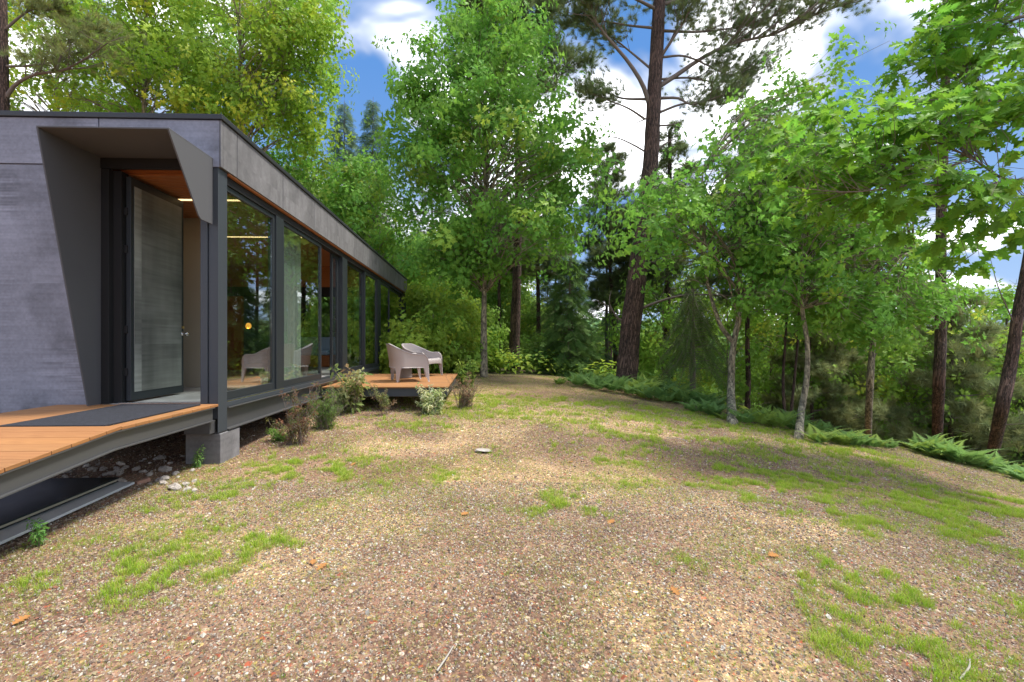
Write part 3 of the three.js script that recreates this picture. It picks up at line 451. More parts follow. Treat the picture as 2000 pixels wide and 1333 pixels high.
// ------------------------------------------------------------------ leaves and sprays
const OAK = [[0, 0.02], [0.1, 0.05], [0.2, 0.24], [0.27, 0.09], [0.4, 0.36], [0.5, 0.12], [0.64, 0.38], [0.71, 0.12], [0.86, 0.2], [0.9, 0.07], [1, 0]];
const LOBE = [[0, 0.02], [0.24, 0.27], [0.34, 0.12], [0.6, 0.37], [0.7, 0.14], [1, 0]];
const ELL = [[0, 0.01], [0.3, 0.17], [0.65, 0.16], [1, 0]];
const RHOMB = [[0, 0], [0.5, 0.3], [1, 0]];
function leafInto(g, outline, org, fwd, up, L, fold = 0.25, droop = 0.25) {
  const side = V().crossVectors(fwd, up).normalize(), nrm = V().crossVectors(side, fwd).normalize();
  const pt = (u, w, s) => V().copy(org).addScaledVector(fwd, u * L).addScaledVector(nrm, -droop * u * u * L + Math.abs(w) * fold * L).addScaledVector(side, w * s * L);
  for (const s of [-1, 1]) for (let k = 0; k < outline.length - 1; k++) {
    const [u0, w0] = outline[k], [u1, w1] = outline[k + 1], a = pt(u0, 0, s), b = pt(u1, 0, s), c = pt(u1, w1, s), d = pt(u0, w0, s);
    if (w0 > 0.03 && w1 > 0.03) { s > 0 ? g.quad(a, b, c, d) : g.quad(a, d, c, b); } else if (w1 > 0.03) { s > 0 ? g.tri(a, b, c) : g.tri(a, c, b); } else { s > 0 ? g.tri(a, b, d) : g.tri(a, d, b); }
  }
}
function spray(seed, n, outline, L, spread, flat = 0.5) {   // a leafy twig end: leaves round a short stem along +Y
  const g = new Geo(), R = rng(seed);
  for (let k = 0; k < n; k++) {
    const t = k / n, a = k * 2.4 + R(), h = spread * (t * 1.0 - 0.35), rr = spread * (0.12 + 0.5 * R() * (1 - 0.4 * t)), o = V(Math.cos(a) * rr, h, Math.sin(a) * rr);
    const f = V(Math.cos(a) * 1, flat * (t - 0.6) + (R() - 0.5) * 0.7, Math.sin(a)).normalize(), up = V((R() - 0.5) * 0.8, 1, (R() - 0.5) * 0.8).normalize();
    leafInto(g, outline, o, f, up, L * (0.7 + R() * 0.5), 0.15 + R() * 0.25, 0.1 + R() * 0.4);
  }
  return g.build();
}
function needleTuft(seed, n, len, w, spread = 0.7) {
  const g = new Geo(), R = rng(seed);
  for (let k = 0; k < n; k++) { const a = k * 2.399, e = spread * (0.25 + 0.75 * Math.sqrt((k + 0.5) / n)) + (R() - 0.5) * 0.3, d = V(Math.sin(e) * Math.cos(a), Math.cos(e), Math.sin(e) * Math.sin(a)), s = V(-Math.sin(a), 0, Math.cos(a)), o = V(0, -len * 0.5 * R(), 0), l = len * (0.7 + 0.45 * R()); g.tri(V().copy(o).addScaledVector(s, w), V().copy(o).addScaledVector(s, -w), V().copy(o).addScaledVector(d, l)); }
  return g.build();
}
function frond(seed, n, len, wid, tw) {   // flat conifer spray along +Y, face towards +Z
  const g = new Geo(), R = rng(seed);
  for (let k = 0; k < n; k++) { const t = k / n, s = k % 2 ? 1 : -1, l = wid * (1 - 0.75 * t) * (0.7 + 0.5 * R()), o = V(0, t * len, -0.05 * len * t), d = V(s * 0.85, 0.55, (R() - 0.5) * 0.5).normalize(), c = V(-d.y, d.x, 0).multiplyScalar(tw); const e = V().copy(o).addScaledVector(d, l), m = V().copy(o).addScaledVector(d, l * 0.5); g.tri(o, V().copy(m).add(c), e); g.tri(o, e, V().copy(m).sub(c)); }
  g.tri(V(-tw, 0, 0), V(tw, 0, 0), V(0, len * 1.05, 0)); return g.build();
}
const S = {
  oak: [1, 2, 3].map((k) => spray(100 + k, 11, LOBE, 0.15, 0.24)), oakFar: [1, 2].map((k) => spray(200 + k, 14, RHOMB, 0.17, 0.34)), oakNear: [1, 2, 3].map((k) => spray(300 + k, 7, OAK, 0.19, 0.22, 0.2)),
  small: spray(400, 12, ELL, 0.05, 0.07), smallWide: spray(401, 10, ELL, 0.085, 0.09), tiny: spray(402, 16, RHOMB, 0.022, 0.05),
  pine: needleTuft(501, 34, 0.19, 0.0042, 0.95), pineFar: needleTuft(502, 22, 0.24, 0.008, 0.95), fir: frond(503, 22, 0.42, 0.2, 0.013), weep: frond(504, 18, 0.5, 0.10, 0.007),
};
const GREEN = Object.fromEntries(Object.entries({ oak: [0.115, 0.235, 0.034], oakDeep: [0.085, 0.185, 0.032], lime: [0.185, 0.285, 0.03], mid: [0.125, 0.225, 0.04], pine: [0.105, 0.135, 0.055], pineDark: [0.07, 0.095, 0.042], fir: [0.062, 0.115, 0.03], olive: [0.15, 0.17, 0.07], weep: [0.075, 0.115, 0.035] }).map(([k, c]) => [k, c.map((q) => q * (/pine|olive|fir|weep/.test(k) ? 1.75 : 1.7))]));

GREEN.spring = [0.33, 0.46, 0.055];
function pathAt(pts, y) { for (let k = 1; k < pts.length; k++) if (pts[k].y >= y) { const t = (y - pts[k - 1].y) / Math.max(1e-5, pts[k].y - pts[k - 1].y); return V().lerpVectors(pts[k - 1], pts[k], clamp(t, 0, 1)); } return pts[pts.length - 1].clone(); }
function trunkInto(g, pts, r0, r1, sides, seed, rough = 0.06, flare = 0.25) {
  const n = pts.length, rad = pts.map((p, k) => { const t = k / (n - 1); return lerp(r0, r1, Math.pow(t, 0.85)) * (1 + flare * Math.exp(-t * n * 0.22)); });
  g.tube(pts, rad, sides, { bump: (s, j) => rough * (hash2(s, j, seed) - 0.5) + rough * (hash2(s, j >> 2, seed + 1) - 0.5) });
}
// broadleaf tree: trunk, limbs to clumps of leafy sprays
function broadleaf(name, label, o) {
  const R = rng(o.seed), base = o.trunk[0].clone(), pts = curve(o.trunk, o.seg ?? 26), root = thing(name, label, 'tree', base, o.group);
  const g = new Geo(), L = (v) => v.clone().sub(base), down = V(0, -0.15, 0);
  trunkInto(g, [L(pts[0]).add(down), ...pts.map(L)], o.r0, o.r1, o.sides ?? 10, o.seed, 0.08);
  for (const f of o.forks ?? []) { const c = curve(f.pts, 16).map(L); g.tube(c, c.map((_, k) => lerp(f.r0, f.r1, k / 16)), 8); }
  const paths = [pts, ...(o.forks ?? []).map((f) => curve(f.pts, 16))], inst = new Inst(), kinds = (o.geo ?? S.oak).map(() => new Inst());
  for (const c of o.crown) for (let k = 0; k < c.n; k++) {
    let p; for (let tries = 0; tries < 20; tries++) { const d = V(R() * 2 - 1, R() * 2 - 1, R() * 2 - 1), l = d.length(); if (l > 1 || l < (c.hollow ?? 0.25) || R() > 0.35 + 0.65 * l) continue; p = V(c.c.x + d.x * c.rx, c.c.y + d.y * c.ry, c.c.z + d.z * (c.rz ?? c.rx)); break; }
    if (!p) continue;
    const path = paths[Math.floor(R() * paths.length)], ax = pathAt(path, p.y), hd = Math.hypot(p.x - ax.x, p.z - ax.z), sp = pathAt(path, clamp(p.y - (0.35 + 0.4 * R()) * hd - 0.1, path[0].y + (o.clear ?? 1.2), path[path.length - 1].y));
    const len = sp.distanceTo(p), m1 = V().lerpVectors(sp, p, 0.45).add(V((R() - 0.5) * 0.2, 0.1 + 0.1 * R(), (R() - 0.5) * 0.2).multiplyScalar(len)), lc = curve([sp, m1, p], 6), r = Math.min(o.r0 * 0.35, 0.006 + 0.0085 * len);
    g.tube(lc.map(L), lc.map((_, j) => lerp(r, 0.004, j / 6)), 5, { cap: false });
    const tone = 0.82 + 0.36 * R(), yel = R() < (o.yellow ?? 0.06) ? 1.5 : 1, cr = (o.clumpR ?? 0.6) * (0.7 + 0.8 * R()), n = Math.round((o.per ?? 16) * 0.66 * (0.5 + R()));
    for (let q = 0; q < n; q++) {
      const d = V((R() + R() + R() - 1.5) * 1.3, (R() + R() - 1) * 0.75, (R() + R() + R() - 1.5) * 1.3), at = p.clone().addScaledVector(d, cr); const out = V(d.x, d.y * 0.6 + (o.rise ?? 0.25), d.z).add(V((R() - 0.5), (R() - 0.5), (R() - 0.5))).normalize();
      const cc = o.color ?? GREEN.oak, col = vary([cc[0] * tone * yel, cc[1] * tone * (yel > 1 ? 1.1 : 1), cc[2] * tone], R, 0.16, 0.12);
      kinds[Math.floor(R() * kinds.length)].add(L(at), aim(out, R() * 6.28), (o.scale ?? 1) * 1.18 * (0.7 + 0.55 * R()), col);
    }
    if (R() < 0.75) for (let q = 0; q < 3; q++) { const e = p.clone().add(V((R() - 0.5) * cr * 1.7, (R() - 0.4) * cr, (R() - 0.5) * cr * 1.7)); g.tube([L(lc[4]), L(e)], [0.006, 0.003], 4, { cap: false }); }
  }
  mesh('trunk', g.build(), o.bark ?? M.oakBark, root); kinds.forEach((k, i) => k.m.length && k.build('crown', (o.geo ?? S.oak)[i], o.mat ?? M.leaf, root));
  return root;
}
// pine: trunk, branches (given or in whorls), needle tufts
function pine(name, label, o) {
  const R = rng(o.seed), base = o.trunk[0].clone(), pts = curve(o.trunk, o.seg ?? 30), root = thing(name, label, 'tree', base, o.group), L = (v) => v.clone().sub(base);
  const g = new Geo(), gb = new Geo(), inst = new Inst(), col = o.color ?? GREEN.pine;
  trunkInto(g, [L(pts[0]).add(V(0, -0.3, 0)), ...pts.map(L)], o.r0, o.r1, o.sides ?? 12, o.seed, o.rough ?? 0.07, o.flare ?? 0.2);
  const tuft = (at, dir, n, spread) => { for (let q = 0; q < n; q++) { const d = dir.clone().add(V((R() - 0.5) * 1.5, (R() - 0.25) * 1.2, (R() - 0.5) * 1.5)).normalize(), p = at.clone().add(V((R() - 0.5), (R() - 0.5) * 0.6, (R() - 0.5)).multiplyScalar(spread)); inst.add(L(p), aim(d, R() * 6), (o.scale ?? 1) * (0.75 + 0.5 * R()), vary(col, R, 0.22, 0.1)); } };
  const limb = (bp, r, bare, dens) => {
    const c = curve(bp, 12), n = c.length; gb.tube(c.map(L), c.map((_, k) => lerp(r, r * 0.22, k / (n - 1))), 6, { cap: false }); let len = 0; for (let k = 1; k < n; k++) len += c[k].distanceTo(c[k - 1]);
    const subs = Math.round(len * (o.subs ?? 4.5));
    for (let s = 0; s < subs; s++) {
      const t = lerp(bare, 1, (s + R() * 0.8) / subs), i = Math.min(n - 2, Math.floor(t * (n - 1))), p = V().lerpVectors(c[i], c[i + 1], t * (n - 1) - i), d = V().subVectors(c[i + 1], c[i]).normalize(), sd = V((R() - 0.5) * 2, (R() - 0.35) * 1.0, (R() - 0.5) * 2).addScaledVector(d, 0.8).normalize(), l = len * (0.12 + 0.22 * R()) * (1.15 - 0.5 * t);
      const q1 = p.clone().addScaledVector(sd, l * 0.55).add(V(0, l * 0.06, 0)), q2 = p.clone().addScaledVector(sd, l).add(V(0, l * 0.2, 0)); gb.tube([L(p), L(q1), L(q2)], [r * 0.3, r * 0.2, 0.004], 4, { cap: false });
      for (const [w, m] of [[q1, 0.5], [q2, 1], [V().lerpVectors(q1, q2, 0.5), 0.8]]) tuft(w, sd, Math.round((o.tufts ?? 6) * m * dens), 0.45 + 0.5 * l);
      if (R() < 0.5) { const w = q2.clone().add(V((R() - 0.5) * l, R() * l * 0.3, (R() - 0.5) * l)); gb.tube([L(q1), L(w)], [r * 0.2, 0.003], 4, { cap: false }); tuft(w, sd, Math.round((o.tufts ?? 6) * dens), 0.35); }
    }
    tuft(c[n - 1], V().subVectors(c[n - 1], c[n - 2]).normalize(), Math.round((o.tufts ?? 6) * 1.5 * dens), 0.3);
  };
  for (const b of o.branches ?? []) limb(b.pts, b.r, b.bare ?? 0.35, b.dens ?? 1);
  for (const b of o.dead ?? []) { const c = curve(b.pts, 8); gb.tube(c.map(L), c.map((_, k) => lerp(b.r, b.r * 0.3, k / 8)), 6, { cap: false }); }
  if (o.whorls) for (const w of o.whorls) for (let k = 0; k < w.n; k++) { const y = lerp(w.y0, w.y1, (k + R() * 0.7) / w.n), p = pathAt(pts, base.y + y), a = k * 2.4 + R() * 0.8, t = (k / w.n), l = lerp(w.l0, w.l1, t) * (0.75 + 0.5 * R()), up = w.up ?? 0.25; limb([p, p.clone().add(V(Math.cos(a) * l * 0.5, l * up * 0.35, Math.sin(a) * l * 0.5)), p.clone().add(V(Math.cos(a) * l, l * up, Math.sin(a) * l))], w.r ?? 0.012 + 0.011 * l, w.bare ?? 0.3, w.dens ?? 1); }
  mesh('trunk', g.build(), o.bark ?? M.pineBark, root); if (gb.i.length) mesh('branches', gb.build(), o.limbMat ?? M.twig, root); if (inst.m.length) inst.build('crown', o.geo ?? S.pine, M.needle, root);
  return root;
}
// fir / cypress-like conifer: tiers of flat sprays
function conifer(name, label, o) {
  const R = rng(o.seed), base = o.base, root = thing(name, label, 'tree', base, o.group), g = new Geo(), inst = new Inst(), H = o.h;
  g.tube([V(0, -0.2, 0), V(0, H * 0.5, 0), V(0.02, H, 0.02)], [o.r0, o.r0 * 0.6, 0.008], 7);
  for (let k = 0; k < o.n; k++) {
    const t = Math.pow((k + R()) / o.n, 0.9), y = lerp(o.y0 ?? 0.2, H * 0.985, t), l = o.w * Math.pow(1 - t, o.pow ?? 0.8) * (0.75 + 0.45 * R()) + 0.06, a = k * 2.4 + R(), dr = o.droop ?? 0.2, e = V(Math.cos(a) * l, y - dr * l * (0.6 + 0.6 * R()), Math.sin(a) * l), m = V(Math.cos(a) * l * 0.5, y + 0.06 * l, Math.sin(a) * l * 0.5);
    g.tube([V(0, y, 0), m, e], [0.008 + 0.008 * l, 0.006, 0.003], 4, { cap: false });
    const cnt = Math.max(2, Math.round(l * (o.per ?? 9)));
    for (let q = 0; q < cnt; q++) {
      const u = 0.22 + 0.8 * (q + R() * 0.6) / cnt, p = u < 0.5 ? V().lerpVectors(V(0, y, 0), m, u * 2) : V().lerpVectors(m, e, u * 2 - 1), b = a + (q % 2 ? 1 : -1) * (0.3 + 0.8 * R()), d = V(Math.cos(b), -(o.sag ?? 0.35) - 0.4 * R(), Math.sin(b)).normalize();
      inst.add(p, aim(d, R() * 6.28), (o.scale ?? 1) * (0.7 + 0.5 * R()), vary(o.color ?? GREEN.fir, R, 0.25, 0.1));
    }
  }
  mesh('trunk', g.build(), M.twig, root); inst.build('crown', o.geo ?? S.fir, M.needle, root); return root;
}
const rel = (b, list) => list.map(([x, y, z]) => V(b.x + x, b.y + y, b.z + z));
// trunk through pixels at one depth, its foot set on the ground below the first pixel
function stem(d, list, foot = true) { const p = list.map(([x, y, k = 0]) => P(x, y, d + k)); if (foot) p.unshift(G(p[0].x - (p[1].x - p[0].x) * 0.3, p[0].z)); return p.filter((q, i) => !i || q.y > p[0].y + 0.02); }

// ------------------------------------------------------------------ the trees
// maple-like tree beside the terrace, tall dense crown
{
  const t = [...stem(14, [[945, 738], [945, 640], [946, 560], [948, 420]]), P(950, 250, 14), P(948, 90, 14), P(945, 22, 14)];
  broadleaf('broadleaf_tree', 'tall broadleaf tree with slim lichened trunk rising just beyond the terrace, full pointed crown', { seed: 11, trunk: t, r0: 0.115, r1: 0.012, seg: 30, clear: 2.6, per: 12, clumpR: 0.62, scale: 1.0, crown: [
    { c: P(955, 330, 14), rx: 3.1, ry: 2.6, n: 80 }, { c: P(950, 180, 14), rx: 2.3, ry: 2.0, n: 66 }, { c: P(985, 470, 13.8), rx: 2.4, ry: 1.0, n: 34 }, { c: P(945, 75, 14), rx: 1.3, ry: 1.1, n: 26 }, { c: P(1095, 330, 14), rx: 1.1, ry: 1.6, n: 24 }, { c: P(820, 270, 14), rx: 1.0, ry: 1.9, n: 26 }, { c: P(880, 510, 13.8), rx: 1.0, ry: 0.7, n: 18 }] });
}
// pine behind it
pine('pine_tree', 'pine with dark straight trunk standing behind the tall broadleaf tree', { seed: 12, trunk: [...stem(17, [[1003, 738], [1006, 640], [1010, 520]]), P(1012, 300, 17), P(1005, 100, 17), P(1000, -60, 17)], r0: 0.23, r1: 0.07, sides: 14, bark: M.pineBark, tufts: 8,
  whorls: [{ y0: 11, y1: 15.2, n: 26, l0: 2.6, l1: 1.6, up: 0.25, bare: 0.3, dens: 1.5 }] });
// the big pine
{
  const D = 13, b = (l, r, bare, dens, dz = 0) => ({ pts: l.map(([x, y], k) => P(x, y, D + dz * k / (l.length - 1))), r, bare, dens });
  pine('pine_tree', 'massive old pine with thick reddish fissured trunk leaning over the bracken', { seed: 21, trunk: [...stem(D, [[1221, 752], [1232, 640], [1247, 520], [1258, 430]]), P(1270, 330, D), P(1277, 200, D), P(1284, 80, D), P(1290, -40, D), P(1296, -160, D)], r0: 0.335, r1: 0.14, seg: 60, sides: 30, rough: 0.10, flare: 0.12, tufts: 5, scale: 1.0, subs: 6,
    branches: [
      b([[1268, 203], [1255, 165], [1225, 118], [1180, 65], [1150, 15], [1130, -50]], 0.07, 0.55, 0.9, -0.6), b([[1282, 172], [1320, 148], [1380, 108], [1440, 82], [1510, 68], [1590, 30], [1660, 5]], 0.075, 0.4, 1.2, 1.0), b([[1262, 194], [1215, 192], [1180, 180], [1140, 178]], 0.04, 0.35, 0.7, 0.8), b([[1260, 233], [1228, 212], [1185, 195], [1145, 180]], 0.035, 0.45, 0.7, -0.5),
      b([[1290, 192], [1325, 192], [1350, 204], [1400, 190], [1450, 172]], 0.045, 0.4, 0.8, -0.7), b([[1290, 219], [1330, 204], [1390, 195], [1440, 180]], 0.04, 0.45, 0.8, 0.8), b([[1272, 135], [1230, 100], [1190, 70], [1140, 55]], 0.035, 0.3, 0.8, 0.9), b([[1288, 115], [1315, 75], [1340, 35], [1362, -20]], 0.05, 0.4, 1, -0.8), b([[1284, 125], [1320, 60], [1330, 10], [1350, -50]], 0.045, 0.4, 1.1, 0.8),
      b([[1290, 60], [1370, 62], [1450, 50], [1540, 20]], 0.045, 0.3, 1.1, 1.2), b([[1292, 112], [1340, 110], [1420, 145], [1460, 150]], 0.04, 0.3, 0.7, 0.5), b([[1280, 55], [1230, 50], [1160, 40], [1100, 45]], 0.04, 0.35, 0.9, 0.4), b([[1292, 155], [1345, 152], [1410, 160], [1500, 130]], 0.04, 0.3, 0.9, 1.2), b([[1286, 20], [1220, -10], [1150, -15]], 0.05, 0.3, 1.2, -0.8), b([[1292, 10], [1380, -15], [1470, -10], [1600, -30]], 0.06, 0.3, 1.3, 0.9), b([[1290, -30], [1340, -80], [1400, -120]], 0.05, 0.3, 1.2, 0.6), b([[1290, -60], [1240, -110], [1180, -130]], 0.05, 0.3, 1.2, 0.6)],
    dead: [b([[1266, 300], [1235, 282], [1200, 268], [1175, 270]], 0.03, 0, 0), b([[1262, 232], [1245, 240], [1237, 247]], 0.022), b([[1285, 292], [1305, 278], [1318, 272]], 0.035), b([[1283, 246], [1310, 244], [1330, 238]], 0.035), b([[1285, 276], [1320, 272]], 0.018), b([[1226, 630], [1207, 622], [1196, 605], [1190, 590], [1194, 568]], 0.035), b([[1207, 622], [1190, 600], [1165, 588]], 0.018), b([[1255, 602], [1285, 590], [1330, 578], [1390, 576], [1450, 580]], 0.045)] });
}
// forked and curved slim trees along the lawn edge
{
  const base = groundHit(1431, 829), D = 10;
  const t = [base, P(1428, 760, D), P(1432, 680, D), P(1450, 600, D), P(1472, 530, D), P(1485, 430, D), P(1480, 330, D), P(1470, 250, D)];
  broadleaf('slim_tree', 'slim pale-barked tree forking into two crooked limbs at the lawn edge', { seed: 31, trunk: t, r0: 0.085, r1: 0.02, clear: 1.9, forks: [{ pts: [P(1432, 668, D), P(1410, 640, D), P(1395, 600, D), P(1380, 540, D), P(1376, 440, D), P(1372, 330, D)], r0: 0.055, r1: 0.016 }], per: 6.5, clumpR: 0.72, scale: 0.85, crown: [
    { c: P(1400, 400, D), rx: 1.4, ry: 1.4, n: 32 }, { c: P(1500, 330, D), rx: 1.3, ry: 1.6, n: 28 }, { c: P(1330, 470, D - 0.4), rx: 0.9, ry: 0.7, n: 20 }, { c: P(1490, 520, D), rx: 1.0, ry: 0.6, n: 18 }, { c: P(1560, 230, D), rx: 0.8, ry: 1.0, n: 14 }, { c: P(1290, 400, D + 0.3), rx: 0.6, ry: 0.8, n: 14 }] });
}
{
  const base = groundHit(1560, 858), D = 8.6;
  broadleaf('slim_tree', 'slim pale tree with an S-bent trunk at the lawn edge', { seed: 32, trunk: [base, P(1566, 800, D), P(1576, 740, D), P(1577, 670, D), P(1567, 600, D), P(1568, 520, D), P(1575, 420, D), P(1585, 300, D), P(1580, 200, D)], r0: 0.062, r1: 0.014, clear: 2.2, per: 6.5, clumpR: 0.65, scale: 0.8, crown: [
    { c: P(1575, 430, D), rx: 1.0, ry: 1.0, n: 28 }, { c: P(1580, 300, D), rx: 0.9, ry: 1.0, n: 18 }, { c: P(1520, 560, D), rx: 0.6, ry: 0.35, n: 12 }, { c: P(1640, 590, D), rx: 0.8, ry: 0.4, n: 16 }, { c: P(1660, 450, D), rx: 0.7, ry: 0.6, n: 16 }] });
}
{
  const base = groundHit(1703, 860), D = 9.6;
  broadleaf('slim_tree', 'slim upright lichen-spotted tree with branches fanning out like a candelabra', { seed: 33, trunk: [base, P(1699, 760, D), P(1706, 660, D), P(1712, 580, D), P(1717, 480, D), P(1720, 380, D), P(1712, 280, D)], r0: 0.082, r1: 0.016, clear: 2.0, forks: [{ pts: [P(1714, 600, D), P(1745, 565, D), P(1770, 530, D), P(1785, 490, D)], r0: 0.03, r1: 0.01 }, { pts: [P(1712, 580, D), P(1680, 555, D), P(1640, 535, D), P(1610, 520, D)], r0: 0.026, r1: 0.008 }, { pts: [P(1716, 540, D), P(1690, 510, D), P(1670, 480, D)], r0: 0.022, r1: 0.008 }], per: 6.5, clumpR: 0.68, scale: 0.85, crown: [
    { c: P(1660, 610, D), rx: 1.1, ry: 0.45, n: 26 }, { c: P(1790, 600, D), rx: 0.9, ry: 0.5, n: 22 }, { c: P(1720, 480, D), rx: 1.3, ry: 0.8, n: 17 }, { c: P(1700, 350, D), rx: 1.4, ry: 1.0, n: 20 }] });
}
const D1 = 10.2;
pine('pine_tree', 'upright pine with dark bare trunk among the bracken at the lawn edge', { seed: 41, trunk: [groundHit(1829, 872), P(1834, 760, D1), P(1838, 640, D1), P(1838, 470, D1), P(1842, 320, D1), P(1846, 180, D1), P(1850, 40, D1), P(1850, -120, D1)], r0: 0.115, r1: 0.075, seg: 40, sides: 14, tufts: 5, whorls: [{ y0: 6.2, y1: 11, n: 22, l0: 2.6, l1: 1.6, up: 0.2, bare: 0.3, dens: 1.2 }], dead: [{ pts: [P(1840, 560, D1), P(1870, 520, D1), P(1910, 490, D1 - 0.5)], r: 0.018 }, { pts: [P(1838, 470, D1), P(1880, 455, D1)], r: 0.014 }] });
pine('pine_tree', 'dark pine trunk leaning right above the ferns at the lawn edge', { seed: 42, trunk: [groundHit(1932, 899), P(1955, 810, 8.7), P(1975, 710, 8.7), P(1988, 620, 8.7), P(2003, 540, 8.7), P(2030, 380, 8.7), P(2050, 200, 8.7), P(2070, 0, 8.7)], r0: 0.11, r1: 0.06, seg: 40, sides: 14, tufts: 5, whorls: [{ y0: 6.5, y1: 9, n: 10, l0: 1.6, l1: 1.2, dens: 1 }], dead: [{ pts: [P(1985, 640, 8.7), P(1950, 560, 8.7), P(1935, 505, 8.7)], r: 0.012 }, { pts: [P(1978, 700, 8.7), P(2010, 680, 8.5)], r: 0.012 }, { pts: [P(1965, 830, 8.7), P(2000, 828, 8.4)], r: 0.01 }] });
// thin dark stems in the wood
for (const [d, list, r, label] of [
  [14, [[1460, 810], [1462, 740], [1460, 640], [1470, 500], [1478, 380]], 0.1, 'dark-stemmed young pine just behind the forked pale tree'], [11, [[1534, 825], [1530, 740], [1536, 640], [1540, 480]], 0.045, 'thin straight sapling pine beside the S-bent tree'], [12, [[1545, 812], [1552, 740], [1560, 640], [1562, 500]], 0.045, 'thin leaning sapling pine behind the S-bent tree'],
  [18, [[1303, 775], [1302, 680], [1304, 560], [1308, 380]], 0.2, 'dark straight pine trunk between the massive pine and the weeping juniper'], [20, [[1243, 752], [1245, 640], [1250, 520]], 0.11, 'thin dark pine right behind the massive trunk'], [19, [[1203, 745], [1200, 640], [1190, 500], [1186, 400]], 0.12, 'thin dark pine left of the massive trunk by its bleached dead limb'], [21, [[978, 735], [976, 640], [974, 520]], 0.13, 'thin brown pine trunk between the two trunks by the terrace'], [22, [[1052, 738], [1052, 640], [1050, 480], [1052, 380]], 0.14, 'straight brown pine trunk left of the dark fir'],
  [26, [[1735, 790], [1736, 700], [1736, 560]], 0.12, 'slim brown pine trunk down in the young pine thicket'],
]) pine('thin_pine', label, { seed: 60 + Math.round(list[0][0]), trunk: (() => { const p = stem(d, list), e = p[p.length - 1]; p.push(V(e.x, e.y + 2.5, e.z)); return p; })(), r0: r, r1: r * 0.35, seg: 24, sides: 8, tufts: 5, subs: 5, geo: S.pineFar, color: [0.17, 0.22, 0.085], whorls: [{ y0: 4.2, y1: P(0, list[list.length - 1][1], d).y + 2.5 - height(P(list[0][0], 700, d).x, P(list[0][0], 700, d).z), n: 34, l0: r * 8 + 0.9, l1: 0.5, up: 0.25, bare: 0.25, dens: 0.8 }] });
// conifers
conifer('fir_tree', 'dense dark green young fir with drooping tiers behind the bracken', { seed: 71, base: G(P(1112, 700, 16.5).x, P(1112, 700, 16.5).z), h: 4.6, w: 1.25, r0: 0.09, n: 120, per: 11, droop: 0.35, y0: 0.15, pow: 0.7 });
conifer('fir_tree', 'thin airy young fir with open top right of the dense fir', { seed: 72, base: G(P(1185, 600, 20).x, P(1185, 600, 20).z), h: 8.4, w: 1.5, r0: 0.1, n: 90, per: 6, droop: 0.3, y0: 1.2, color: [0.112, 0.192, 0.096] });
conifer('fir_tree', 'slim fir showing between the dense fir and the pine by the terrace', { seed: 73, base: G(P(1085, 600, 22).x, P(1085, 600, 22).z), h: 7.4, w: 1.5, r0: 0.1, n: 110, per: 7, droop: 0.3, y0: 0.6, color: [0.136, 0.2, 0.072] });
conifer('weeping_juniper', 'weeping juniper with hanging olive sprays on a short dark trunk', { seed: 74, base: G(P(1353, 700, 12.6).x, P(1353, 700, 12.6).z), h: 3.3, w: 0.95, r0: 0.1, n: 120, per: 9, droop: 0.5, sag: 1.6, y0: 1.0, pow: 0.45, color: GREEN.weep, geo: S.weep });
conifer('fir_tree', 'slim spire-topped fir rising behind the cabin roof', { seed: 75, base: G(P(672, 600, 24).x, P(672, 600, 24).z), h: 14.0, w: 1.9, r0: 0.12, n: 260, per: 9, droop: 0.15, y0: 4, color: [0.16, 0.24, 0.12] });
conifer('fir_tree', 'slim fir with sparse feathery tip behind the cabin roof end', { seed: 76, base: G(P(728, 600, 23).x, P(728, 600, 23).z), h: 13.6, w: 1.7, r0: 0.11, n: 240, per: 9, droop: 0.1, y0: 4, color: [0.16, 0.248, 0.112] });
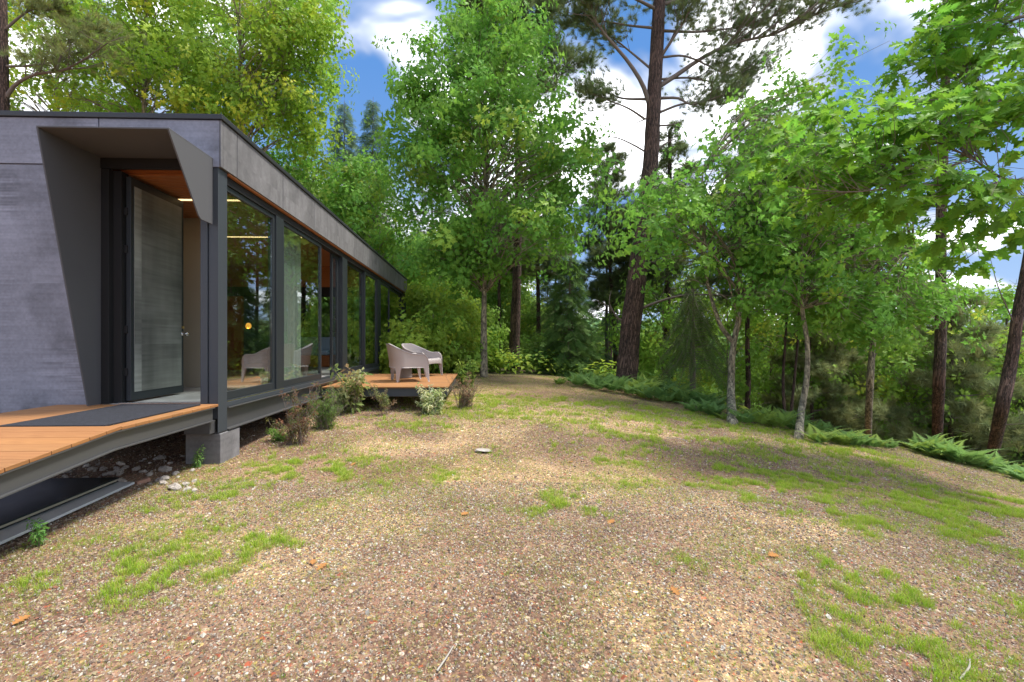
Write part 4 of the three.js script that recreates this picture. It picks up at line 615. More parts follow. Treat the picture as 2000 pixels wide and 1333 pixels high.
// trees behind the cabin
{
  const bl = (px, d, topY, lab, seed, crowns, extra = {}) => { const b = G(P(px, 600, d).x, P(px, 600, d).z); return broadleaf('broadleaf_tree', lab, { seed, trunk: [b, ...[[2, 0.35], [-1, 0.6], [4, 0.82], [0, 1]].map(([dx, t]) => P(px + dx, lerp(640, topY, t), d))], r0: 0.12, r1: 0.02, clear: 3, per: 11, clumpR: 0.7, scale: 1.0, color: GREEN.lime, yellow: 0.14, crown: crowns.map(([x, y, rx, ry, n, dd = 0]) => ({ c: P(x, y, d + dd), rx, ry, n })), ...extra }); };
  bl(282, 15, -90, 'yellow-green broadleaf tree above the cabin doorway, thin grey stem showing', 81, [[270, 60, 2.0, 2.2, 40], [200, 150, 1.8, 1.4, 24], [340, 170, 1.6, 1.2, 26], [270, -60, 1.6, 1.6, 26]]);
  bl(465, 16, -60, 'yellow-green broadleaf tree above the cabin corner, crown edged by blue sky', 82, [[480, 90, 2.4, 2.2, 52], [580, 120, 1.4, 1.8, 36], [460, -40, 2.4, 1.8, 40], [560, 240, 1.3, 0.9, 22], [600, 30, 0.9, 1.3, 20], [470, 210, 1.6, 0.8, 24]], { forks: [{ pts: [P(455, 320, 16), P(500, 240, 16), P(540, 180, 16), P(560, 110, 16)], r0: 0.05, r1: 0.012 }] });
  bl(110, 17, -60, 'broadleaf tree behind the cabin near the crooked pine', 83, [[120, 90, 2.6, 2.4, 36], [60, 180, 2.0, 1.2, 26], [150, -20, 2.0, 1.6, 26]]);
  bl(390, 20, -20, 'broadleaf tree farther back between the two yellow-green crowns', 84, [[390, 130, 2.2, 2.4, 40], [380, 20, 2.0, 1.8, 26]], { color: GREEN.mid });
  bl(600, 19, 330, 'low broadleaf tree leaning over the cabin fascia', 85, [[600, 390, 1.8, 1.5, 36], [680, 440, 1.6, 1.2, 30], [560, 310, 1.4, 0.9, 20]], { color: GREEN.oak });
  bl(735, 18, 330, 'broadleaf sapling filling the gap past the cabin end', 86, [[740, 430, 1.6, 1.7, 44], [700, 350, 1.2, 0.8, 20], [770, 520, 1.3, 1.0, 24]], { color: GREEN.oak, r0: 0.08 });
  pine('pine_tree', 'crooked-limbed pine whose dark trunk rises behind the cabin front', { seed: 87, trunk: [G(P(4, 600, 13).x, P(4, 600, 13).z), P(6, 400, 13), P(6, 210, 13), P(4, 60, 13), P(2, -100, 13), P(0, -250, 13)], r0: 0.18, r1: 0.08, sides: 12, tufts: 5, color: [0.24, 0.272, 0.096], branches: [{ pts: [P(8, 195, 13), P(30, 165, 13), P(70, 145, 12.8), P(120, 138, 12.6), P(160, 118, 12.4), P(215, 80, 12)], r: 0.06, bare: 0.3, dens: 0.7 }, { pts: [P(6, 130, 13), P(60, 128, 13), P(110, 120, 13), P(160, 100, 13)], r: 0.04, bare: 0.35, dens: 0.7 }, { pts: [P(110, 138, 12.7), P(125, 95, 12.7), P(150, 65, 12.6), P(190, 55, 12.5)], r: 0.03, bare: 0.3, dens: 0.8 }, { pts: [P(6, 60, 13), P(60, 20, 13), P(120, 20, 13)], r: 0.04, bare: 0.3, dens: 1.2 }] });
}
// leafy young trees making the green wall past the terrace
for (const [px, d, top, c, lab] of [[800, 13.2, 640, GREEN.spring, 'fresh lime-green bush close behind the far armchair'], [842, 14.2, 615, [0.28, 0.44, 0.055], 'fresh green bush behind the back corner of the terrace'], [882, 15.6, 605, GREEN.spring, 'loose lime-green bush just left of the slim lichened trunk'], [915, 16.6, 615, [0.25, 0.43, 0.06], 'green bush behind the foot of the slim lichened trunk'], [1062, 19.5, 660, [0.24, 0.4, 0.07], 'low green bush left of the dense fir'], [815, 17, 560, GREEN.spring, 'leafy lime-green sapling right behind the far terrace chairs'], [855, 19, 540, [0.25, 0.43, 0.06], 'leafy sapling with pale thin stem behind the terrace'], [895, 17.5, 590, [0.27, 0.42, 0.07], 'bushy green sapling between terrace and slim trunk'], [780, 20, 520, GREEN.spring, 'lime-green sapling by the cabin end post'], [930, 22, 560, [0.25, 0.43, 0.06], 'leafy sapling behind the slim lichened trunk'], [1035, 24, 590, [0.27, 0.42, 0.07], 'leafy sapling behind the two dark trunks'], [870, 25, 480, [0.27, 0.42, 0.07], 'taller leafy young tree deep behind the terrace'], [990, 27, 500, GREEN.spring, 'bright leafy young tree deep between the trunks'], [820, 26, 450, [0.25, 0.43, 0.06], 'young broadleaf tree behind the lime-green saplings'], [750, 15.6, 640, [0.25, 0.43, 0.06], 'leafy bush at the end wall of the cabin']]) {
  const b = G(P(px, 700, d).x, P(px, 700, d).z), e = P(px + 4, top, d), h = e.y - b.y; if (px === 750) { b.x = -4; b.z = -19; e.x = -4; e.z = -19; }
  broadleaf('leafy_sapling', lab, { seed: 90 + px, trunk: [b, V(b.x + 0.05, b.y + h * 0.5, b.z), V(e.x, e.y, e.z)], r0: 0.05, r1: 0.012, seg: 12, sides: 7, clear: 0.3, per: 13, clumpR: 0.5, scale: 0.95, color: c, crown: [{ c: V(b.x, b.y + h * 0.52, b.z), rx: / bush /.test(lab) ? 0.85 : 1.5, ry: h * 0.5, rz: / bush /.test(lab) ? 0.8 : 1.4, n: Math.round(20 + h * 9), hollow: 0.1 }] });
}
// airy leafy saplings on the slope edge, screening the valley
for (const [px, d, top, lab] of [[1290, 17, 560, 'airy green sapling right of the massive pine trunk'], [1345, 21, 520, 'leafy young tree rising behind the weeping juniper'], [1415, 15, 590, 'airy sapling just behind the forked pale tree'], [1500, 16, 560, 'leafy sapling between the forked and the S-bent tree'], [1510, 22, 480, 'taller leafy young tree behind the thin sapling pines'], [1625, 15, 570, 'airy leafy sapling between the S-bent and the upright slim tree'], [1660, 21, 500, 'leafy young tree rising above the young pine thicket'], [1770, 14.5, 580, 'airy sapling left of the upright dark pine trunk'], [1790, 20, 520, 'leafy young tree behind the upright dark pine trunk'], [1890, 15, 590, 'airy leafy sapling between the two dark pine trunks'], [1960, 19, 560, 'leafy young tree behind the leaning dark pine trunk']]) {
  const v = P(px, 700, d), b = G(v.x, v.z), e = P(px + 6, top, d), h = e.y - b.y;
  broadleaf('slope_sapling', lab, { seed: 700 + px, trunk: [b, V(b.x + 0.1, b.y + h * 0.5, b.z), V(e.x, e.y, e.z)], r0: 0.055, r1: 0.012, seg: 12, sides: 7, clear: 0.8, per: 9, clumpR: 0.7, scale: 0.95, color: [0.25, 0.42, 0.06], crown: [{ c: V(b.x, e.y - h * 0.28, b.z), rx: 1.6, ry: h * 0.32, rz: 1.4, n: Math.round(14 + h * 4), hollow: 0.15 }, { c: V(b.x, b.y + h * 0.4, b.z), rx: 1.0, ry: h * 0.25, n: Math.round(5 + h * 1.2) }] });
}
// ------------------------------------------------------------------ the oak whose branches hang in from the right
{
  const R = rng(301), base = G(8.1, -3.2), root = thing('oak_tree', 'oak reaching over the lawn with big bright lobed leaves on dark hanging branches', 'tree', base), g = new Geo(), L = (v) => v.clone().sub(base);
  const tk = curve([base, V(8.0, 1.5, -3.3), V(7.7, 3.6, -3.6), V(7.4, 6.5, -4.0), V(7.2, 9, -4.2)], 20); trunkInto(g, [L(tk[0]).add(V(0, -0.2, 0)), ...tk.map(L)], 0.2, 0.06, 12, 9, 0.08);
  const knee = P(1985, 353, 5.2), br = [
    { pts: [V(7.75, 3.4, -3.55), V(6.8, 3.5, -4.0), knee, P(1900, 310, 5.3), P(1800, 265, 5.4), P(1690, 243, 5.5)], r: 0.022 }, { pts: [knee, P(1910, 363, 5.1), P(1790, 362, 5.1), P(1660, 375, 5.2), P(1540, 365, 5.4)], r: 0.016 }, { pts: [V(7.7, 3.9, -3.6), V(6.6, 4.3, -4.6), P(1960, 200, 6), P(1880, 130, 6.2), P(1800, 60, 6.4)], r: 0.026 }, { pts: [V(7.6, 4.6, -3.7), V(6.4, 5.2, -5), P(1930, 60, 6.4), P(1840, 20, 6.6)], r: 0.026 }, { pts: [P(1960, 200, 6), P(1880, 190, 5.8), P(1790, 200, 5.8), P(1700, 215, 6)], r: 0.012 }, { pts: [P(1900, 310, 5.3), P(1820, 330, 5.2), P(1720, 320, 5.3), P(1640, 290, 5.5), P(1570, 270, 5.7)], r: 0.01 }, { pts: [knee, P(1960, 400, 5.3), P(1900, 420, 5.6), P(1840, 430, 5.8)], r: 0.012 }, { pts: [P(1930, 60, 6.4), P(1960, -60, 6), P(1900, -150, 6)], r: 0.014 }, { pts: [V(7.7, 3.7, -3.6), V(7.0, 4.4, -2.6), V(6.2, 5, -1.8), V(5.4, 5.4, -1.4)], r: 0.03 }, { pts: [V(7.4, 6.2, -4), V(6, 7, -5), V(4.6, 7.4, -6)], r: 0.04 }, { pts: [V(7.6, 5, -3.8), V(8.6, 6, -5.2), V(9.5, 6.6, -6.6)], r: 0.04 }];
  const paths = br.map((b) => { const c = curve(b.pts, 24); g.tube(c.map(L), c.map((_, k) => lerp(b.r, b.r * 0.25, k / 24)), 6, { cap: false }); return c; });
  const leafGeos = [0, 1, 2, 3].map((k) => { const q = new Geo(); leafInto(q, OAK, V(0, 0, 0), V(0, 0, 1), V(0, 1, 0), 1, 0.12 + 0.1 * k, 0.12 + 0.14 * k); return q.build(); });
  const tints = [0.7, 0.9, 1.1, 1.35].map((k) => phy({ color: lin(0.20 * k, 0.40 * k, 0.04), roughness: 1, transmission: 0.6, thickness: 0, specularIntensity: 0.15, clearcoat: 0.3, clearcoatRoughness: 0.4, side: THREE.DoubleSide }));
  const stuffs = leafGeos.map(() => new Inst()); let singles = 0; const cand = [];
  const cluster = (p, out) => { const n = 5 + Math.floor(R() * 4); for (let k = 0; k < n; k++) { const a = k / n * 6.28 + R(), f = V(Math.cos(a), -0.85 + R() * 1.1, Math.sin(a)).addScaledVector(out, 0.5).normalize(), up = V((R() - 0.5) * 2, 0.9, (R() - 0.3) * 2).normalize(), z = f, x = V().crossVectors(up, z).normalize(), y = V().crossVectors(z, x), q = Q().setFromRotationMatrix(new THREE.Matrix4().makeBasis(x, y, z)); cand.push({ p: p.clone().addScaledVector(f, 0.03), q, s: 0.125 + R() * 0.10 }); } };
  // twigs with leaf whorls through the volumes the photograph fills
  const vols = [[1900, 60, 6.2, 1.2, 0.8, 105], [1960, 220, 5.6, 0.9, 0.8, 80], [1800, 270, 5.5, 1.0, 0.55, 85], [1690, 310, 5.5, 1.0, 0.5, 76], [1560, 320, 5.6, 0.7, 0.42, 44], [1880, 390, 5.3, 0.9, 0.4, 52], [1720, 380, 5.3, 0.8, 0.34, 36], [1600, 230, 5.9, 0.45, 0.3, 18], [1820, 130, 6.2, 0.7, 0.5, 60], [1980, 420, 5.2, 0.45, 0.3, 30], [1900, 480, 5.9, 0.5, 0.3, 14], [1960, -60, 6, 1.0, 0.6, 60]];
  for (const [px, py, d, rx, ry, n] of vols) for (let k = 0; k < n * 0.74; k++) {
    const c = P(px, py, d), p = c.add(V((R() + R() - 1) * rx, (R() + R() - 1) * ry, (R() + R() - 1) * 0.8)); let best = null, bd = 1e9; for (const q of paths) for (let wi = 0; wi < q.length; wi++) { const w = q[wi], e = w.distanceTo(p); if (e < bd) { bd = e; best = q[Math.max(0, wi - 2 - Math.floor(R() * 5))]; } } bd = best.distanceTo(p);
    const m = V().lerpVectors(best, p, 0.5).add(V((R() - 0.5) * 0.3 * bd, (R() - 0.3) * 0.35 * bd, (R() - 0.5) * 0.3 * bd)); g.tube([best, m, p].map(L), [0.0045, 0.003, 0.002], 4, { cap: false }); cluster(p, V().subVectors(p, best).normalize());
  }
  for (const [c, n] of [[V(5.6, 5.3, -1.2), 14], [V(4.8, 7.2, -5.8), 12], [V(9.2, 6.4, -6.2), 24], [V(7.4, 8.2, -4), 30]]) for (let k = 0; k < n; k++) { const p = c.clone().add(V((R() + R() - 1) * 1.6, (R() + R() - 1) * 0.9, (R() + R() - 1) * 1.4)); let best = null, bd = 1e9; for (const q of [...paths, tk]) for (const w of q) { const e = w.distanceTo(p); if (e < bd) { bd = e; best = w; } } g.tube([best, V().lerpVectors(best, p, 0.5).add(V(0, 0.1 * bd, 0)), p].map(L), [0.009, 0.006, 0.0025], 4, { cap: false }); cluster(p, V().subVectors(p, best).normalize()); }
  mesh('trunk', g.build(), M.twig, root);
  const eye = V(0, EYE, 0), inView = (p) => { const v = p.clone().sub(eye), f = v.x * sy - v.z * cy, u = (v.x * cy + v.z * sy) / f; return f > 0 && u * F + PX < 1990; };
  cand.forEach((c) => { c.d = inView(c.p) ? c.p.distanceTo(eye) / c.s : 1e6; }); cand.sort((a, b) => a.d - b.d);
  cand.forEach((c, k) => { const v = Math.floor(R() * 4); if (k < 290) { const m = mesh('leaf', leafGeos[v], tints[Math.floor(R() * 4)], root); m.position.copy(L(c.p)); m.quaternion.copy(c.q); m.scale.setScalar(c.s); } else stuffs[v].add(L(c.p), c.q, c.s, vary([0.205, 0.41, 0.045], R, 0.35, 0.18)); });
  stuffs.forEach((s, k) => s.build('leaves', leafGeos[k], M.leaf, root));
}

// ------------------------------------------------------------------ wood below and behind the lawn
{
  const R = rng(401);
  // young pine thicket on the slope: two built, the rest copies
  const protoP = [1, 2].map((k) => pine('young_pine', 'bushy olive-green young pine in the thicket below the lawn', { seed: 410 + k, group: 'young pines on the slope below the lawn', trunk: rel(V(0, 0, 0), [[0, 0, 0], [0.05, 2, 0], [0, 4, 0.05], [0.02, 6.2, 0]]), r0: 0.09, r1: 0.02, seg: 12, sides: 7, geo: S.pineFar, color: GREEN.olive, tufts: 4, subs: 5, limbMat: M.twig, whorls: [{ y0: 0.5, y1: 6.0, n: 30, l0: 1.7, l1: 0.4, up: 0.25, bare: 0.2, dens: 1.1 }] }));
  const spots = []; for (let k = 0; k < 200 && spots.length < 44; k++) { const d = 13.5 + R() * 20, px = 1480 + R() * 640, v = dirOf(px, 670), x = v.x * d, z = v.z * d; if (x - edgeX(z) < 2.2 || spots.some((s) => Math.hypot(s[0] - x, s[1] - z) < 1.5)) continue; spots.push([x, z]); }
  spots.sort((a, b) => Math.hypot(...a) - Math.hypot(...b));
  spots.forEach(([x, z], k) => { const o = k < 2 ? protoP[k] : copyOf(protoP[k % 2]); o.position.copy(G(x, z)); o.rotation.y = R() * 6.28; const gl = o.position.y, want = EYE + 0.2 + R() * 1.6 - gl; o.scale.setScalar(clamp(want / 6.2, 0.6, 1.5)); });
  // background broadleaf trees and pines
  const protoB = [1, 2].map((k) => broadleaf('woodland_tree', 'broadleaf tree in the wood beyond the lawn', { seed: 430 + k, group: 'trees of the wood beyond the lawn', trunk: rel(V(0, 0, 0), [[0, 0, 0], [0.1, 3, 0], [0, 6, 0.1], [0, 9, 0]]), r0: 0.14, r1: 0.03, seg: 12, sides: 7, clear: 1.5, geo: S.oakFar, mat: M.farLeaf, per: 20, clumpR: 0.7, scale: 1.25, color: [0.25, 0.4, 0.07], crown: [{ c: V(0, 6.2, 0), rx: 2.4, ry: 3.6, n: 80, hollow: 0.15 }, { c: V(0, 2.6, 0), rx: 1.9, ry: 1.6, n: 26, hollow: 0.1 }] }));
  const protoK = pine('woodland_pine', 'tall pine standing in the wood beyond the lawn', { seed: 450, group: 'pines of the wood beyond the lawn', trunk: rel(V(0, 0, 0), [[0, 0, 0], [0.1, 5, 0], [0, 10, 0.1], [0.1, 15, 0]]), r0: 0.2, r1: 0.06, seg: 14, sides: 8, geo: S.pineFar, color: [0.16, 0.2, 0.085], tufts: 4, subs: 4, whorls: [{ y0: 6.5, y1: 15, n: 26, l0: 2.2, l1: 0.8, up: 0.2, bare: 0.3, dens: 1.3 }] });
  const bs = []; const tryAdd = (px, d, kind) => { const v = dirOf(px, 670), x = v.x * d, z = v.z * d; if (x < WX + 1.5 && z > ENDZ - 3.5 && x > BACKX - 3) return; if (bs.some((s) => Math.hypot(s[0] - x, s[1] - z) < 2.2)) return; bs.push([x, z, kind]); };
  for (let k = 0; k < 26; k++) tryAdd(760 + R() * 520, 23 + R() * 24, R() < 0.62 ? 0 : 1);
  for (let k = 0; k < 20; k++) tryAdd(1280 + R() * 800, 34 + R() * 34, R() < 0.55 ? 0 : 1);
  for (let k = 0; k < 22; k++) tryAdd(-80 + R() * 700, 21 + R() * 14, R() < 0.7 ? 0 : 1);
  let nb = 0, nk = 0; bs.sort((a, b) => Math.hypot(a[0], a[1]) - Math.hypot(b[0], b[1]));
  for (const [x, z, kind] of bs) { const o = kind ? (nk++ ? copyOf(protoK) : protoK) : (nb < 2 ? protoB[nb++] : copyOf(protoB[nb++ % 2])); o.position.copy(G(x, z)); o.rotation.y = R() * 6.28; o.scale.setScalar(kind ? 0.6 + 0.35 * R() : 0.55 + 0.4 * R()); }
  // far wooded slopes as one mass
  const far = new Inst(), clump = spray(470, 46, RHOMB, 1.5, 2.6); for (let k = 0; k < 5200; k++) { const px = 560 + R() * 1700, d = 62 + R() * R() * 420, v = dirOf(px, 670), x = v.x * d, z = v.z * d, s = 1 + R() * 0.9; far.add(V(x, height(x, z) + 1.2 * s + R() * 2.5, z), aim(V(0, 1, 0), R() * 6.28), V(s, s * (1.1 + R() * 0.9), s), vary([0.13, 0.22, 0.075], R, 0.35, 0.2)); }
  far.build('distant_wood', clump, M.farLeaf); scene.children[scene.children.length - 1].userData.label = 'distant wooded hillsides seen between the trunks'; scene.children[scene.children.length - 1].userData.category = 'wood';
  // undergrowth on the wood floor
  const und = new Inst(); for (let k = 0; k < 5200; k++) { const px = 770 + R() * 1300, d = 13 + R() * 26, v = dirOf(px, 670), x = v.x * d, z = v.z * d; if (x - edgeX(z) < 0.8 && z > -15.2) continue; if (x < WX + 0.6 && z > ENDZ - 0.6) continue; if (fbm(x * 0.5, z * 0.5, 3, 5) < 0.45) continue; und.add(V(x, height(x, z) + 0.12 + R() * 0.5, z), aim(V((R() - 0.5), 1.2, (R() - 0.5)).normalize(), R() * 6.28), 0.9 + R() * 0.8, vary(R() < 0.4 ? GREEN.spring : [0.24, 0.4, 0.07], R, 0.25, 0.2)); }
  const u = und.build('undergrowth', S.oakFar[0], M.farLeaf); u.userData.label = 'leafy undergrowth on the wood floor'; u.userData.category = 'undergrowth';
}

// ------------------------------------------------------------------ ferns along the lawn edge
{
  const fernGeo = (seed, n) => { const g = new Geo(), R = rng(seed); for (let k = 0; k < n; k++) { const a = k / n * 6.28 + R() * 0.7, l = 0.6 + R() * 0.35, e = 0.85 + R() * 0.5, d = V(Math.cos(a), 0, Math.sin(a)), s = V(-d.z, 0, d.x), at = (t) => V(d.x * l * t * Math.cos(e * (1 - t * 0.4)), l * (Math.sin(e) * t * 1.15 - 0.5 * t * t), d.z * l * t * Math.cos(e * (1 - t * 0.4))), m = 15; for (let j = 2; j <= m; j++) { const t = j / m, p = at(t), w = 0.17 * Math.sin(Math.PI * Math.pow(t, 0.6)) * (1.05 - t) * 1.6 + 0.01, f = V().subVectors(at(Math.min(1, t + 0.05)), at(t - 0.05)).normalize(); for (const sg of [-1, 1]) { const tip = p.clone().addScaledVector(s, sg * w).addScaledVector(f, w * 0.45).add(V(0, -w * 0.2, 0)), md = p.clone().lerp(tip, 0.4); g.tri(p, md.clone().addScaledVector(f, 0.034), tip); g.tri(p, tip, md.clone().addScaledVector(f, -0.03)); } } for (let j = 0; j < 6; j++) g.tri(at(j / 6).addScaledVector(s, -0.003), at(j / 6).addScaledVector(s, 0.003), at((j + 1) / 6)); } return g.build(); };
  const fg = [fernGeo(1, 6), fernGeo(2, 8), fernGeo(3, 5)], fm = [[0.085, 0.15, 0.038], [0.12, 0.175, 0.032], [0.075, 0.135, 0.038]].map((c) => { const m = leafMat(0.45, 0.1); m.color = lin(...c.map((q) => q * 2.2)); return m; });
  const R = rng(55), runs = [[[1060, 748], [1200, 768], 22, 'bracken fern in the bank below the dense fir', 0.9], [[1190, 764], [1330, 798], 26, 'bracken fern in the bank around the massive pine', 0.9], [[1330, 798], [1430, 830], 10, 'low fern between juniper and forked tree', 0.7], [[1440, 826], [1560, 850], 12, 'low fern behind the forked and S-bent trees', 0.7], [[1580, 866], [1720, 878], 10, 'small fern on the bare bank by the upright slim tree', 0.6], [[1790, 887], [1940, 922], 20, 'fern at the foot of the two dark pine trunks', 0.75], [[1930, 918], [2010, 944], 9, 'fern beside the leaning dark pine trunk', 0.7]];
  for (const [a, b, n, label, sc] of runs) for (let k = 0; k < n; k++) { const t = (k + R()) / n, h = groundHit(lerp(a[0], b[0], t), lerp(a[1], b[1], t)), off = a[0] > 1575 ? R() * 0.75 - 0.1 : 0.05 + R() * 2.1, x = h.x + off * 0.75, z = h.z - off * 0.5, f = mesh('fern', fg[Math.floor(R() * 3)], fm[Math.floor(R() * 3)]); f.position.set(x, height(x, z) - 0.01, z); f.rotation.y = R() * 6.28; f.scale.setScalar(sc * (0.45 + R() * 0.65)); f.rotation.z = (R() - 0.5) * 0.4; tag(f, label, 'fern', label.replace(/^(bracken|low|small) /, '').replace('fern', 'ferns')); }
}

// ------------------------------------------------------------------ shrubs by the cabin and terrace
function shrub(name, label, base, o) {
  const R = rng(o.seed), root = thing(name, label, 'shrub', base), g = new Geo(), inst = new Inst();
  for (let k = 0; k < o.stems; k++) { const a = R() * 6.28, sp = o.w * (0.2 + 0.8 * R()), h = o.h * (0.3 + 0.7 * R()), e = V(Math.cos(a) * sp, h, Math.sin(a) * sp), m = V(e.x * 0.35, h * 0.55, e.z * 0.35), sx = (R() - 0.5) * o.w * 0.7, sz = (R() - 0.5) * o.w * 0.7, c = curve([V(sx, -0.03, sz), V(m.x + sx * 0.7, m.y, m.z + sz * 0.7), e], 8); g.tube(c, c.map((_, j) => lerp(o.r ?? 0.004, 0.0015, j / 8)), 5, { cap: false });
    for (let q = 0; q < o.per; q++) { const t = lerp(o.bare ?? 0.12, 1, (q + R()) / o.per), i = Math.min(7, Math.floor(t * 8)), p = V().lerpVectors(c[i], c[i + 1], t * 8 - i), d = V(R() - 0.5, 0.2 + R() * 0.5, R() - 0.5).normalize(), l = (o.twig ?? 0.08) * R(), e2 = p.clone().addScaledVector(d, l); if (l > 0.03) g.tube([p, e2], [0.003, 0.0015], 4, { cap: false }); const cc = o.colors[Math.floor(R() * o.colors.length)]; inst.add(e2, aim(d, R() * 6), (o.scale ?? 1) * (0.7 + 0.6 * R()), vary(cc.map((q) => q * 1.25), R, 0.2, 0.12)); } }
  mesh('stems', g.build(), o.stemMat ?? M.twig, root); inst.build('foliage', o.geo ?? S.small, M.leaf, root); return root;
}
{
  const at = (px, py) => groundHit(px, py);
  shrub('red_shrub', 'reddish-brown twiggy shrub against the steel beam under the glazing', at(578, 868), { seed: 1, stems: 26, w: 0.34, h: 0.78, per: 9, scale: 0.55, geo: S.small, colors: [[0.16, 0.085, 0.05], [0.12, 0.13, 0.04], [0.2, 0.1, 0.06], [0.14, 0.15, 0.05]] });
  shrub('green_shrub', 'feathery green shrub beside the reddish twiggy one', at(634, 838), { seed: 2, stems: 42, w: 0.34, h: 0.55, per: 10, scale: 0.8, geo: S.tiny, colors: [[0.1, 0.17, 0.035], [0.13, 0.19, 0.04]] });
  shrub('broadleaf_shrub', 'leafy shrub with pale variegated leaves rising above the terrace corner', at(686, 806), { seed: 3, stems: 9, w: 0.34, h: 0.85, per: 7, scale: 1.1, geo: S.smallWide, colors: [[0.26, 0.3, 0.1], [0.34, 0.34, 0.15], [0.2, 0.27, 0.08], [0.3, 0.24, 0.14]], r: 0.007, bare: 0.15 });
  shrub('grey_shrub', 'sparse grey-green shrub at the terrace corner behind the leafy one', at(655, 812), { seed: 4, stems: 14, w: 0.3, h: 0.55, per: 9, scale: 0.6, colors: [[0.17, 0.19, 0.09], [0.14, 0.18, 0.07]] });
  shrub('little_bush', 'small branching bush with a bare stem in front of the terrace edge', at(747, 810), { seed: 5, stems: 9, w: 0.34, h: 0.5, per: 13, scale: 0.52, colors: [[0.2, 0.22, 0.07], [0.16, 0.19, 0.06], [0.24, 0.16, 0.09]], bare: 0.42 });
  shrub('variegated_bush', 'rounded cream-variegated bush in front of the terrace corner', at(845, 808), { seed: 6, stems: 30, w: 0.27, h: 0.44, per: 14, scale: 0.62, twig: 0.06, geo: S.smallWide, colors: [[0.46, 0.48, 0.26], [0.36, 0.42, 0.18], [0.54, 0.54, 0.34], [0.26, 0.34, 0.12]] });
  shrub('dry_bush', 'brown dry bush at the outer corner of the terrace', at(908, 798), { seed: 7, stems: 44, w: 0.36, h: 0.66, per: 8, scale: 0.42, colors: [[0.22, 0.15, 0.09], [0.19, 0.18, 0.07], [0.26, 0.14, 0.09]] });
  shrub('weed', 'little green weed sprouting at the foot of the concrete footing', at(383, 914), { seed: 8, stems: 5, w: 0.07, h: 0.2, per: 6, scale: 0.5, r: 0.003, twig: 0.03, colors: [[0.15, 0.28, 0.06]] });
  shrub('weed', 'little green weed growing beside the spare black panel', at(76, 1068), { seed: 9, stems: 4, w: 0.05, h: 0.16, per: 6, scale: 0.45, r: 0.003, twig: 0.03, colors: [[0.13, 0.28, 0.06]] });
  shrub('low_weed', 'low green weed on the soil under the reddish shrub', at(545, 862), { seed: 10, stems: 12, w: 0.16, h: 0.16, per: 6, scale: 0.6, r: 0.003, twig: 0.03, colors: [[0.15, 0.26, 0.05]] });
  shrub('green_shrub', 'small fresh green bush at the back corner of the terrace', G(-0.35, -11.4), { seed: 12, stems: 22, w: 0.4, h: 0.7, per: 8, scale: 1, geo: S.smallWide, colors: [[0.24, 0.33, 0.05], [0.18, 0.28, 0.05]] });
}

// ------------------------------------------------------------------ stones, gravel, straw, grass
function rockGeo(seed, flat = 0.6) { const g = new THREE.IcosahedronGeometry(1, 1), p = g.attributes.position, R = rng(seed), m = new Map(); for (let i = 0; i < p.count; i++) { const k = [p.getX(i), p.getY(i), p.getZ(i)].map((v) => v.toFixed(3)).join(); if (!m.has(k)) m.set(k, 0.72 + 0.5 * R()); const s = m.get(k); p.setXYZ(i, p.getX(i) * s, p.getY(i) * s * flat, p.getZ(i) * s * (0.7 + 0.2 * R() * 0)); } g.computeVertexNormals(); return muv(g); }
{
  const R = rng(66), rg = [1, 2, 3, 4].map((k) => rockGeo(k));
  const put = (name, label, p, s, mat, grp) => { const m = mesh(name, rg[Math.floor(R() * 4)], mat); m.position.set(p.x, p.y + s * 0.22, p.z); m.rotation.y = R() * 6.28; m.scale.setScalar(s); return tag(m, label, 'stone', grp); };
  put('flat_stone', 'pale flat stone set in the middle of the lawn', groundHit(945, 884), 0.1, M.rock).scale.y = 0.025;
  for (let k = 0; k < 70; k++) { const p = groundHit(120 + R() * 260, 890 + R() * 70 + (R() < 0.5 ? 0 : 5)); put('rubble_stone', 'grey rubble stone on the dark soil under the entrance ramp', p, 0.02 + R() * R() * 0.06, M.rock, 'rubble under the ramp'); }
  const b = mesh('brick_fragment', boxGeo(0.05, 0.035, 0.11, 0.006), M.brick); { const p = groundHit(278, 945); b.position.set(p.x, p.y + 0.014, p.z); b.rotation.set(0.1, -0.5, 0.1); } tag(b, 'broken reddish brick piece among the rubble under the ramp', 'brick');
  const os = put('orange_stone', 'small orange brick chip on the gravel', groundHit(620, 1298), 0.014, M.brick);
  // fallen leaves
  const lg = (() => { const q = new Geo(); leafInto(q, OAK, V(0, 0, 0), V(0, 0, 1), V(0, 1, 0), 1, 0.2, 0.1); return q.build(); })(), lm = phy({ color: lin(0.42, 0.2, 0.07), roughness: 1, transmission: 0.2, thickness: 0, specularIntensity: 0.1, side: THREE.DoubleSide });
  for (const [px, py] of [[695, 907], [640, 1106], [1120, 905], [610, 1110], [22, 1228], [1310, 1150], [1500, 1090], [900, 1010], [1200, 1020]]) { const p = groundHit(px, py), m = mesh('fallen_leaf', lg, lm); m.position.set(p.x, p.y + 0.012, p.z); m.rotation.set(0.1, R() * 6, 0.1); m.scale.setScalar(0.06 + R() * 0.03); tag(m, 'orange-brown fallen leaf lying on the lawn', 'leaf', 'fallen leaves on the lawn'); }
  for (const [px, py, l, a] of [[1885, 1315, 0.22, 0.6], [870, 1290, 0.16, 1.2], [1320, 860, 0.3, 2.4], [1700, 862, 0.4, 1.5]]) { const p = groundHit(px, py), c = curve([V(-l / 2, 0.008, 0), V(0, 0.02, l * 0.06), V(l / 2, 0.008, 0)], 6), m = mesh('dry_twig', new Geo().tube(c, c.map((_, k) => lerp(0.005, 0.003, k / 6)), 5).build(), M.paleTwig); m.position.copy(p); m.rotation.y = a; tag(m, 'pale dry twig lying on the ground', 'twig', 'dry twigs on the ground'); }
}
